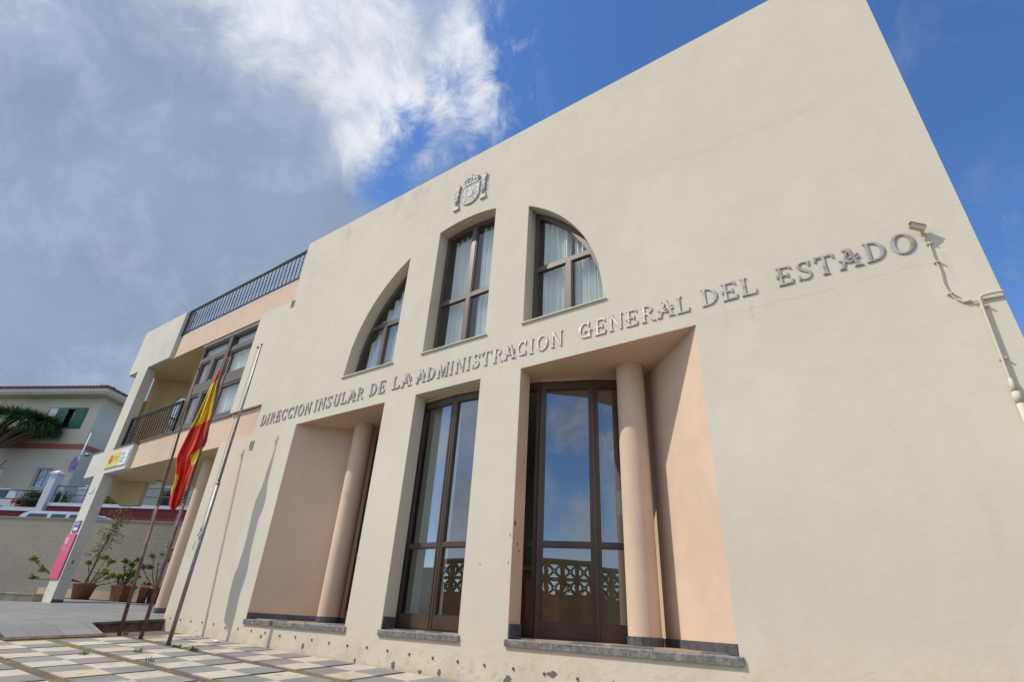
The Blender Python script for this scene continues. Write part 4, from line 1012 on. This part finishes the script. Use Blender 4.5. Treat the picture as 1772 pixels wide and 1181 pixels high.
def branchy(t, c, stems, leaves_n, ln, wd, ms, seed, r=.018):
    rnd = random.Random(seed); mb = MB(); lf = MB()
    for pts in stems:
        P3 = [c + Vector(p) for p in pts]; sm = smooth(P3, 4)
        for i, (a, b) in enumerate(zip(sm[:-1], sm[1:])): f = 1 - i / len(sm) * .7; mb.cyl(a, b, r * f, r * (f - .02), m_bark, 7, cap=False)
        rosette(lf, sm[-1], int(leaves_n * 1.6), ln, wd, ms, rnd)
        for q in range(len(sm) // 2): rosette(lf, rnd.choice(sm[len(sm) // 2:]), max(2, leaves_n // 5), ln * .7, wd * .8, ms, rnd)
    mb.build('stem', t); lf.build('foliage', t)
E1 = Vector((.891, .454, 0))
G_ = 'potted plants along the low planter wall'
def pp(X, Y, z=None): return U(X, Y, fz(X, Y) if z is None else z)
c = pp(-3.56, 1.20)
t = thing('potted_plant', 'tall thin small-leaved tree in a terracotta pot right behind the left pillar', 'plant', c, G_)
pot(t, c, .17, .25, .42)
rnd = random.Random(5); mb = MB(); lf = MB(); tr_ = smooth([c + Vector(p) for p in ((0, 0, .35), (.03, .05, .8), (-.02, .10, 1.3), (.06, .15, 1.8), (.05, .2, 2.35))], 6)
for i, (a, b) in enumerate(zip(tr_[:-1], tr_[1:])):
    f = 1 - i / len(tr_); mb.cyl(a, b, .012 + .022 * f, .011 + .022 * f, m_bark, 8, cap=False)
    if i > 7:
        for q in range(2 if i < 16 else 3):
            az = rnd.uniform(0, 2 * pi); tip = a + Vector((cos(az), sin(az), rnd.uniform(.0, .9))) * rnd.uniform(.15, .42); mid = (a + tip) / 2 + Vector((0, 0, .05)); br = smooth([a, mid, tip], 4)
            mb.tube(br, .005, m_bark, 5)
            for p in br[2:]:
                for w in range(3): leaf(lf, p + Vector((rnd.uniform(-.05, .05), rnd.uniform(-.05, .05), rnd.uniform(-.06, .04))), Vector((rnd.uniform(-1, 1), rnd.uniform(-1, 1), rnd.uniform(-1, .6))), Vector((0, 0, 1)), rnd.uniform(.05, .09), .032, rnd.choice((m_leaf_g, m_leaf_d, m_leaf_g, m_leaf_y)))
mb.build('trunk', t); lf.build('foliage', t)
c = pp(-3.75, 1.28)
t = thing('potted_plant', 'yellow-leaved bush in a pot, its branches showing on both sides of the left pillar', 'plant', c, G_)
pot(t, c, .17, .25, .42)
branchy(t, c, [[(0, 0, .35), (-.1, -.3, .5), (-.30, -.85, .60), (-.45, -1.40, .92)], [(0, 0, .35), (-.15, -.4, .50), (-.38, -1.12, .66)], [(0, 0, .35), (-.15, -.4, .48), (-.42, -1.25, .45)], [(0, 0, .35), (-.1, 0, .6), (-.22, -.1, .95)], [(0, 0, .35), (.15, .1, .6), (.40, .25, 1.02)], [(0, 0, .35), (.1, .1, .7), (.2, .15, 1.12)], [(0, 0, .35), (.3, .15, .5), (.62, .35, .62)], [(0, 0, .35), (.15, .4, .45), (.30, .9, .66)], [(0, 0, .35), (.2, .1, .5), (.42, .2, .70)]], 34, .17, .065, (m_leaf_y, m_leaf_y, m_leaf_g), 11)
c = pp(-3.455, 1.35)
t = thing('potted_plant', 'green bushy plant in the square terracotta pot between the pillar and the flagpoles', 'plant', c, G_)
pot(t, c, .24, .31, .42, True)
branchy(t, c, [[(-.12, -.05, .35), (-.15, -.06, .6), (-.05, 0, .95)], [(-.1, 0, .35), (-.16, -.05, .7), (-.28, -.1, 1.02)], [(-.1, 0, .35), (-.02, .02, .8), (.12, .08, 1.08)], [(.0, 0, .35), (.08, .03, .55), (.16, .07, .72)], [(.05, 0, .35), (.2, .08, .5), (.26, .12, .64)], [(-.05, 0, .35), (.02, .02, .5), (.0, 0, .66)], [(-.1, 0, .35), (-.22, -.1, .45), (-.24, -.12, .60)], [(-.1, 0, .35), (.20, .12, .85), (.50, .28, .90)]], 42, .15, .06, (m_leaf_g, m_leaf_g, m_leaf_y), 12, .022)
c = pp(-3.40, 1.50)
t = thing('potted_plant', 'sparse leggy plant in the round terracotta pot beside the pink porch column', 'plant', c, G_)
pot(t, c, .19, .26, .43)
branchy(t, c, [[(-.1, 0, .35), (-.3, -.15, .7), (-.45, -.2, 1.1), (-.55, -.25, 1.25)], [(-.1, 0, .35), (-.2, -.1, .8), (-.05, 0, 1.15)], [(0, 0, .35), (.1, .05, .7), (.05, .02, 1.25), (-.1, 0, 1.45)], [(0, 0, .35), (.2, .1, .6), (.35, .2, .95)], [(-.1, 0, .35), (-.3, -.1, .95), (-.25, -.1, 1.3)], [(-.1, 0, .35), (-.45, -.2, .65), (-.7, -.35, .95)], [(0, 0, .35), (.2, .1, .45), (.3, .2, .58)]], 20, .15, .06, (m_leaf_y, m_leaf_g, m_leaf_y), 13, .017)
c = pp(-3.42, 1.44)
t = thing('ground_plant', 'low leafy plant with an orange bloom between the square and round pots', 'plant', c)
mb = MB(); rnd = random.Random(8); mb.cyl(c, c + Vector((0, 0, .42)), .10, .14, m_terra, 14)
mb.build('pot', t); mb = MB()
for q in range(7): rosette(mb, c + Vector((rnd.uniform(-.28, .28), rnd.uniform(-.1, .15), .47)), 12, .13, .05, (m_leaf_g, m_leaf_y), rnd)
mb.build('foliage', t); mb = MB(); mb.ball(c + Vector((.0, -.08, .47)), .035, m_yel, 8); mb.build('bloom', t)

# low planter wall behind the pots
def bgp(s_, n_, z): return Vector((s_ * .891 - n_ * .454, -S + s_ * .454 + n_ * .891, z))
def bgbox(mb, s0, s1, n0, n1, z0, z1, m): mb.box(s0, s1, n0, n1, z0, z1, m, fn=bgp)
def tagd(o, label, cat, group=None):
    o['label'] = label; o['category'] = cat
    if group: o['group'] = group
    return o
t = thing('planter_wall', 'low pink planter wall with dark skirting behind the row of pots', 'wall', bgp(-14.5, 16.1, -.2))
mb = MB(); bgbox(mb, -17.2, -11.5, 16.0, 16.2, -.4, .27, m_pink); mb.build('wall', t)
mb = MB(); bgbox(mb, -17.19, -11.51, 15.98, 15.999, -.39, .02, m_plinth); mb.build('skirting', t)

# ------------------------------------------------------------ street behind
rd = MB(); bgbox(rd, -75, 30, 17.77, 23.45, 1.2, 1.62, m_asph); rd.build('road', kind='structure')
rd = MB(); bgbox(rd, -75, 40, 23.85, 60, 2.2, 3.45, m_asph); rd.build('upper_road', kind='structure')
pk = MB(); bgbox(pk, -40, 10, 12.6, 17.5, -1.2, -.22, m_asph); pk.build('pavement', kind='structure')
mb = MB(); bgbox(mb, -60, 8, 17.5, 17.76, -1.5, 2.53, m_grey_wall); bgbox(mb, -60, 8, 17.48, 17.78, 2.5303, 2.57, m_grey_wall); tagd(mb.build('retaining_wall', None, bgp(-19, 17.5, -.2)), 'long grey-brown roughcast wall behind the pots and the pillar', 'wall')
mb = MB(); bgbox(mb, -40, -14.0, 13.0, 13.5, -1.0, .035, m_kerb); bgbox(mb, -40, -13.97, 12.95, 13.55, .0353, .07, m_kerb); tagd(mb.build('low_kerb_wall', None, bgp(-20, 13, -.3)), 'low yellowed kerb wall left of the pillar, at the foot of the grey wall', 'wall')
t = thing('maroon_wall', 'maroon street wall with a pale coping and green rails beyond the grey wall', 'wall', bgp(-24, 23.5, 1.62))
mb = MB(); bgbox(mb, -60, -27.35, 23.5, 23.75, 1.4, 3.72, m_red_wall); bgbox(mb, -26.75, 5, 23.5, 23.75, 1.4, 4.0, m_red_wall); mb.build('wall', t)
mb = MB(); bgbox(mb, -60, -27.35, 23.42, 23.83, 3.7203, 3.90, m_lilac); bgbox(mb, -26.75, 5, 23.42, 23.83, 4.0003, 4.16, m_lilac); mb.build('coping', t)
mb = MB()
for (s0, s1, z0) in ((-60, -27.3, 3.9), (-26.8, 5, 4.16)):
    for dz in (.42, .84): mb.cyl(bgp(s0, 23.6, z0 + dz), bgp(s1, 23.6, z0 + dz), .026, .026, m_dkgreen, 8)
    q = s0
    while q < s1: mb.cyl(bgp(q, 23.6, z0), bgp(q, 23.6, z0 + .84), .018, .018, m_dkgreen, 6); q += 3.1
mb.build('rail', t)
def gatepost(s_, n_, z0, z1, w, label):
    t = thing('gate_post', label, 'post', bgp(s_, n_, z0)); mb = MB(); bgbox(mb, s_ - w / 2, s_ + w / 2, n_ - w / 2, n_ + w / 2, z0, z1 - .22, m_lilac); bgbox(mb, s_ - w * .6, s_ + w * .6, n_ - w * .6, n_ + w * .6, z1 - .2198, z1 - .12, m_lilac); mb.build('shaft', t)
    mb = MB(); b = [bgp(s_ + a * w * .58, n_ + c_ * w * .58, z1 - .1197) for a, c_ in ((-1, -1), (1, -1), (1, 1), (-1, 1))]; i = mb.add(b + [bgp(s_, n_, z1 + .05)])
    for k in range(4): mb.face((i + k, i + (k + 1) % 4, i + 4), m_lilac)
    mb.build('cap', t)
gatepost(-27.05, 23.55, 1.4, 5.75, .40, 'tall lilac-white gate post with a pyramid cap in the maroon wall')
gatepost(-27.2, 25.6, 3.4, 5.45, .45, 'short lilac-white gate post standing behind the green rails')

def house():
    t = thing('house', 'cream two-storey house with green shutters, red band and tiled roof', 'building', bgp(-33, 26, 3.4))
    s1, n0 = -29.08, 26.0; zt = 10.82
    mb = MB(); 
    wn1 = (-32.50, -29.85, 8.90, 10.15); wn2 = (-31.40, -30.32, 5.42, 6.50); wn3 = (-35.4, -33.6, 5.42, 6.50)
    fnm = lambda a, b, d: bgp(a, d, b)
    mb.prism([rect(-46, s1, 3.0, zt)] + [rect(*w) for w in (wn1, wn2, wn3)], fnm, n0, n0 + .22, m_house)
    mb.box(s1 - .25, s1, n0 + .2205, n0 + 9, 3.0, zt, m_house, fn=bgp); mb.box(-46, s1 - .2505, n0 + 8.8, n0 + 9, 3.0, zt, m_house, fn=bgp); mb.build('wall', t)
    mb = MB(); bgbox(mb, -46, s1 + .03, n0 - .03, n0 - .0005, 7.63, 7.93, m_band); bgbox(mb, s1 + .0005, s1 + .03, n0, n0 + 9, 7.63, 7.93, m_band); mb.build('band', t)
    mb = MB(); bgbox(mb, -46.5, s1 + .65, n0 - .65, n0 + 9.6, zt + .0005, zt + .10, m_white); bgbox(mb, -46.6, s1 + .72, n0 - .72, n0 + 9.7, zt + .1005, zt + .36, m_white); mb.build('eaves', t)
    mb = MB(); z = zt + .365; a0, a1, b0, b1 = -46.7, s1 + .80, n0 - .80, n0 + 9.8; rs = (b1 - b0) / 2
    i = mb.add([bgp(a0, b0, z), bgp(a1, b0, z), bgp(a1, b1, z), bgp(a0, b1, z), bgp(a1 - rs, b0 + rs, z + .9), bgp(a0 + rs, b0 + rs, z + .9)])
    for f in ((0, 1, 4, 5), (1, 2, 4), (2, 3, 5, 4), (3, 0, 5)): mb.face([i + k for k in f], m_tile)
    q = a0
    while q < a1: mb.cyl(bgp(q, b0 - .04, z + .03), bgp(q, b0 + .5, z + .03 + .54 * .9 / rs), .07, .07, m_tile, 8); q += .235
    q = b0
    while q < b1: mb.cyl(bgp(a1 + .04, q, z + .03), bgp(a1 - .5, q, z + .03 + .54 * .9 / rs), .07, .07, m_tile, 8); q += .235
    mb.build('roof', t)
    def win(w, lab, shutters):
        fr = MB(); a, b, c_, d = w; f = m_green if shutters else m_lilac; e = .06
        fr.prism([rect(a - (.03 if shutters else 0), b + (.03 if shutters else 0), c_ - (.03 if shutters else 0), d + (.03 if shutters else 0)), rect(a + e, b - e, c_ + e, d - e)], fnm, n0 - .03 if shutters else n0 + .10, n0 + (.08 if shutters else .16), f)
        if not shutters:
            fr.box((a + b) / 2 - .035, (a + b) / 2 + .035, n0 + .11, n0 + .15, c_ + e, d - e, f, fn=bgp)
            fr.box(a - .05, b + .05, n0 - .04, n0 + .10, c_ - .05, c_ - .002, m_house, fn=bgp)
        o = fr.build(lab, t); pn = MB()
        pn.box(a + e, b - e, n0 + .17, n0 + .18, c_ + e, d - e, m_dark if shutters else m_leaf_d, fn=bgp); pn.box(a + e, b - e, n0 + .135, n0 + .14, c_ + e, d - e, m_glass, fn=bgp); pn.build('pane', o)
        if shutters:
            for (x0, x1, mm) in ((-32.42, -31.88, m_white_p), (-31.86, -31.12, m_green), (-30.62, -29.92, m_green)):
                sh = MB(); sh.box(x0, x1, n0 - .06, n0 - .031, c_ + .02, d - .02, mm, fn=bgp)
                z = c_ + .12
                while z < d - .14 and mm is m_green: sh.box(x0 + .08, x1 - .08, n0 - .075, n0 - .0605, z, z + .035, mm, fn=bgp); z += .07
                sh.build('shutter', o)
    win(wn1, 'window', True); win(wn2, 'window', False); win(wn3, 'window', False)
    return t
house()
t = thing('annex_building', 'pale low building with a dark green door beyond the porch', 'building', bgp(-23, 30, 3.4))
mb = MB(); bgbox(mb, -28.0, -14, 30.2, 36, 3.3, 8.2, m_house); bgbox(mb, -28.2, -13.8, 30.0, 36.2, 8.2003, 8.4, m_house); mb.build('wall', t)
mb = MB(); bgbox(mb, -26.5, -24.9, 30.12, 30.199, 3.45, 6.3, m_green); bgbox(mb, -26.35, -25.8, 30.08, 30.119, 3.5, 6.1, m_dark); mb.build('door', t)

# cars
def car(name, label, s0, s1, n0, n1, z0, H, m, van):
    t = thing(name, label, 'car', bgp((s0 + s1) / 2, (n0 + n1) / 2, z0)); Lc = s1 - s0; w = n1 - n0
    if van: prof = [(0, .25), (0, .95), (.10, 1.02), (.22, H - .12), (.28, H - .02), (.36, H), (.90, H), (.965, H - .08), (1, 1.0), (1, .25)]
    else: prof = [(0, .25), (0, .75), (.22, .88), (.36, H - .05), (.45, H), (.78, H - .02), (.88, H - .14), (.985, .98), (1, .85), (1, .25)]
    tap = lambda z: .0 if z < 1.0 else (z - 1.0) * .22
    mb = MB(); n = len(prof); ring0 = [bgp(s0 + a * Lc, n0 + tap(z), z0 + z) for a, z in prof]; ring1 = [bgp(s0 + a * Lc, n1 - tap(z), z0 + z) for a, z in prof]
    i = mb.add(ring0); j = mb.add(ring1); mb.face([i + k for k in range(n)], m); mb.face([j + k for k in reversed(range(n))], m)
    for k in range(n): mb.face((i + k, j + k, j + (k + 1) % n, i + (k + 1) % n), m)
    if van:
        for q in (.25, .75): bgbox(mb, s0 + .34 * Lc, s0 + .92 * Lc, n0 + (n1 - n0) * q - .02, n0 + (n1 - n0) * q + .02, z0 + H + .001, z0 + H + .03, m)
    mb.build('body', t)
    wins = ([(.265, .52), (.555, .74), (.77, .93)] if van else [(.30, .55), (.58, .80)])
    for a, b in wins:
        for side in (0, 1):
            g = MB(); nn = (lambda z: n0 + tap(z) - .006) if side == 0 else (lambda z: n1 - tap(z) + .006); sl = .05 if a == wins[0][0] else .01
            g.quad(bgp(s0 + (a - sl) * Lc, nn(1.02), z0 + 1.02), bgp(s0 + b * Lc, nn(1.02), z0 + 1.02), bgp(s0 + (b - .01) * Lc, nn(H - .12), z0 + H - .12), bgp(s0 + (a + sl * .6) * Lc, nn(H - .12), z0 + H - .12), m_carglass); g.build('window', t)
    for a in (.18, .80):
        for side in (n0 - .01, n1 - .18):
            g = MB(); g.cyl(bgp(s0 + a * Lc, side, z0 + .31), bgp(s0 + a * Lc, side + .19, z0 + .31), .31, .31, m_tyre, 20); o = g.build('wheel', t)
            g = MB(); g.cyl(bgp(s0 + a * Lc, side - .004, z0 + .31), bgp(s0 + a * Lc, side + .194, z0 + .31), .18, .18, m_galv, 14); g.build('rim', o)
    for side in (n0 - .012, n1 - .26):
        g = MB(); g.box(s1 - .30, s1 + .012, side, side + .272, z0 + .74, z0 + .93, m_tail, fn=bgp); g.build('tail_light', t)
    g = MB(); g.box(s1 + .001, s1 + .05, n0 + .05, n1 - .05, z0 + .32, z0 + .52, m, fn=bgp); g.build('bumper', t)
car('estate_car', 'pale blue car with a boxy roof showing over the grey wall', -25.6, -21.3, 20.6, 22.3, 1.62, 1.70, m_carblue, True)
car('parked_hatchback', 'white hatchback with a red tail light at the far left edge', -33.4, -29.5, 24.15, 25.8, 3.45, 1.52, m_carwhite, False)

# dragon tree
t = thing('dragon_tree', 'dragon tree with a dense umbrella of dark spiky leaves before the house', 'tree', bgp(-33.8, 24.9, 3.45))
rnd = random.Random(21); mb = MB(); root = bgp(-34.2, 24.9, 3.45); fork = bgp(-33.9, 24.9, 7.15)
mb.cyl(root, (root + fork) / 2, .42, .34, m_bark, 14); mb.cyl((root + fork) / 2, fork, .34, .32, m_bark, 14)
tips = []
for k in range(40):
    a = k * 2.4; r = 2.6 * sqrt((k + .5) / 40); tip = bgp(-33.2 + r * cos(a), 24.9 + .62 * r * sin(a), 8.55 + .5 * (1 - (r / 2.9) ** 2)); tip = tip + Vector((0, 0, -.15)); mid = fork + (tip - fork) * .5 + Vector((0, 0, .12))
    pts = smooth([fork, mid, tip], 4)
    for i, (p, q) in enumerate(zip(pts[:-1], pts[1:])): mb.cyl(p, q, .12 - .008 * i, .112 - .008 * i, m_bark, 8, cap=False)
    tips.append(tip)
mb.build('trunk', t); mb = MB()
for tip in tips:
    for q in range(340):
        a = rnd.uniform(0, 2 * pi); el = rnd.uniform(-.75, 1.2); d = Vector((cos(a) * cos(el), sin(a) * cos(el), sin(el)))
        leaf(mb, tip, d, Vector((0, 0, 1)), rnd.uniform(.6, 1.05), .05, m_leaf_d if rnd.random() < .85 else m_leaf_g, .5)
mb.build('crown', t)
# bare shrub, hedge, bush
t = thing('bare_shrub', 'nearly bare shrub with curling twigs in front of the house, left edge', 'shrub', bgp(-33.2, 24.6, 3.45)); mb = MB(); lf = MB(); rnd = random.Random(3); base = bgp(-33.0, 24.5, 3.9)
for k in range(26):
    a = rnd.uniform(0, 2 * pi); tip = base + Vector((cos(a) * rnd.uniform(.3, 1.4), sin(a) * .7, rnd.uniform(1.0, 3.0))); mid = (base + tip) / 2 + Vector((rnd.uniform(-.3, .3), 0, rnd.uniform(-.3, .3))); pts = smooth([base, mid, tip, tip + Vector((rnd.uniform(-.3, .3), 0, -.25))], 4); mb.tube(pts, .014, m_bark, 4)
    for p in pts[4:]:
        for w in range(2): leaf(lf, p, Vector((rnd.uniform(-1, 1), rnd.uniform(-1, 1), rnd.uniform(-.5, 1))), Vector((0, 0, 1)), .13, .05, m_leaf_g)
mb.build('stem', t); lf.build('foliage', t)
def bush(name, label, s0, s1, n0, n1, z0, z1, ms, N_, seed, ln=.16):
    rnd = random.Random(seed); mb = MB()
    mb.cyl(bgp((s0 + s1) / 2, (n0 + n1) / 2, z0), bgp((s0 + s1) / 2, (n0 + n1) / 2, (z0 + z1) / 2), .05, .03, m_bark, 6)
    for k in range(N_):
        p = bgp(rnd.uniform(s0, s1), rnd.uniform(n0, n1), z0 + (z1 - z0) * rnd.random() ** .6 * (1 - .15 * rnd.random())); leaf(mb, p, Vector((rnd.uniform(-1, 1), rnd.uniform(-1, 1), rnd.uniform(-.3, 1))), Vector((0, 0, 1)), ln * rnd.uniform(.7, 1.3), ln * .45, rnd.choice(ms))
    return tagd(mb.build(name, None, bgp((s0 + s1) / 2, (n0 + n1) / 2, z0)), label, 'shrub')
bush('hedge', 'dark clipped hedge between the white hatchback and the tall gate post', -29.6, -27.4, 24.3, 25.2, 3.45, 4.95, (m_leaf_d, m_leaf_g, m_bark), 3600, 31, .14)
bush('bush', 'bright green bush on the coping right of the pillar', -24.7, -23.4, 23.9, 24.6, 3.45, 4.75, (m_leaf_g, m_leaf_y), 1100, 32, .17)
rnd = random.Random(41); mb = MB()
mb.box(-16, 9, -9.4, -8.2, -1.6, .62, m_leaf_d)
for k in range(5200):
    p = Vector((rnd.uniform(-16, 9), rnd.uniform(-8.3, -7.9), rnd.uniform(-1.2, .95))); leaf(mb, p, Vector((rnd.uniform(-1, 1), rnd.uniform(-1, 1), rnd.uniform(-.3, 1))), Vector((0, 0, 1)), rnd.uniform(.12, .3), .09, rnd.choice((m_leaf_d, m_leaf_g, m_leaf_d)))
tagd(mb.build('garden_hedge', None, Vector((-3.5, -8.8, -1.6))), 'long dark green hedge showing through the pierced garden wall reflected in the doors', 'hedge')
# sign pole with street lamp
t = thing('sign_pole', 'pale blue pole with a round sign seen edge-on and a small lamp', 'pole', bgp(-26.9, 24.2, 3.45))
mb = MB(); mb.cyl(bgp(-27.0, 24.2, 3.45), bgp(-26.9, 24.2, 8.0), .05, .042, m_lilac, 12); mb.build('pole', t)
mb = MB(); a = bgp(-27.0, 24.15, 6.25); d = bgp(-26.0, 24.6, 6.2) - bgp(-27, 24.15, 6.2); ax = Vector((-.04, 1.04, 0)).normalized(); mb.cyl(a - ax * .10 + Vector((0, 0, 0)), a - ax * .08, .40, .40, m_sign_pu, 24); mb.build('round_sign', t)
mb = MB(); mb.tube([bgp(-26.95, 24.15, 6.75), bgp(-26.6, 24.1, 6.8)], .02, m_galv, 6); mb.ball(bgp(-26.45, 24.1, 6.76), .16, m_galv, 12, (1.3, .8, .5)); mb.build('lamp_head', t)

# ------------------------------------------------------------ breeze-block wall behind the photographer
t = thing('breeze_block_wall', 'ochre garden wall with two rows of pierced blocks, reflected in the door glass', 'wall', U(0, -.2, gz(0, -.2)))
WY = -.22; bw_ = .070; mb = MB(); ubox(mb, -3.2, 3.2, WY - .03, WY, -.35, .1245, m_breeze); ubox(mb, -3.2, 3.2, WY - .035, WY + .005, .2655, .281, m_breeze); mb.build('wall', t)
proto = MB()
for (cx_, cz_) in ((0, 0),):
    h = bw_ / 2 - .0003; w = .007
    proto.prism([rect(-h, h, -h, h), rect(-h + w, h - w, -h + w, h - w)], lambda a, b, d: U(-3.1 + a, d, .160 + b), WY - .025, WY - .001, m_breeze)
    for q in range(4):
        a0 = q * pi / 2; ccx, ccz = (h - w * .5) * cos(a0), (h - w * .5) * sin(a0)
        pts = [(ccx + .024 * cos(a0 + pi / 2 + k * pi / 8), ccz + .024 * sin(a0 + pi / 2 + k * pi / 8)) for k in range(9)]; proto.prism(strip(pts, [.006] * 9), lambda a, b, d: U(-3.1 + a, d, .160 + b), WY - .022 - q * .0002, WY - .004 + q * .0002, m_breeze)
first = proto.build('pierced_block', t); cnt = 0
for i in range(44):
    for j in range(2):
        if i == 0 and j == 0: continue
        c = first.copy(); C.objects.link(c); c.parent = t; c.location = (i * (bw_ + .0) * S * 1.0 + (1.2 * S), 0, j * bw_ * S)
first.location = (1.2 * S, 0, 0)
# remaining wall length without piercings
mb = MB(); ubox(mb, 1.20, 3.2, WY - .028, WY - .002, .1248, .2652, m_breeze); ubox(mb, -3.2, -1.94, WY - .028, WY - .002, .1248, .2652, m_breeze); mb.build('plain_infill', t)

# weeds in the joints
rnd = random.Random(77); G2 = 'weeds growing in the paving joints'
for n_, (X, Y, lab, k) in enumerate(((-2.03, .842, 'small weed at the foot of the leftmost flagpole', 26), (-1.64, .815, 'tuft of grass just right of the grey flagpole foot', 34), (-1.555, .818, 'spreading weed in the joint right of the grass tuft by the grey pole', 40),
                                   (-1.60, .705, 'small pale weed on the paving between the brown and grey poles, nearer the camera', 16), (-1.62, .60, 'tiny weed cluster in the wide joint left of the pale weed', 22), (-1.42, .66, 'tiny sprout in the narrow joint below the grass tuft', 10))):
    z = gz(X, Y) - .001; mb = MB()
    for q in range(k):
        p = U(X, Y, z) + Vector((rnd.uniform(-.06, .06), rnd.uniform(-.03, .03), 0)); leaf(mb, p, Vector((rnd.uniform(-.7, .7), rnd.uniform(-.7, .7), rnd.uniform(.25, 1))), Vector((0, 0, 1)), rnd.uniform(.035, .09), .016, rnd.choice((m_weed, m_leaf_g)))
    tagd(mb.build('weed', None, U(X, Y, z)), lab, 'weed', G2)
mb = MB(); mb.ball(U(-1.705, .955, gz(-1.705, .955) + .002), .05, m_white_p, 10, (1.3, 1, .5)); tagd(mb.build('crumpled_paper', None, U(-1.705, .955, gz(-1.705, .955))), 'white scrap of paper on the paving near the wall foot', 'litter')
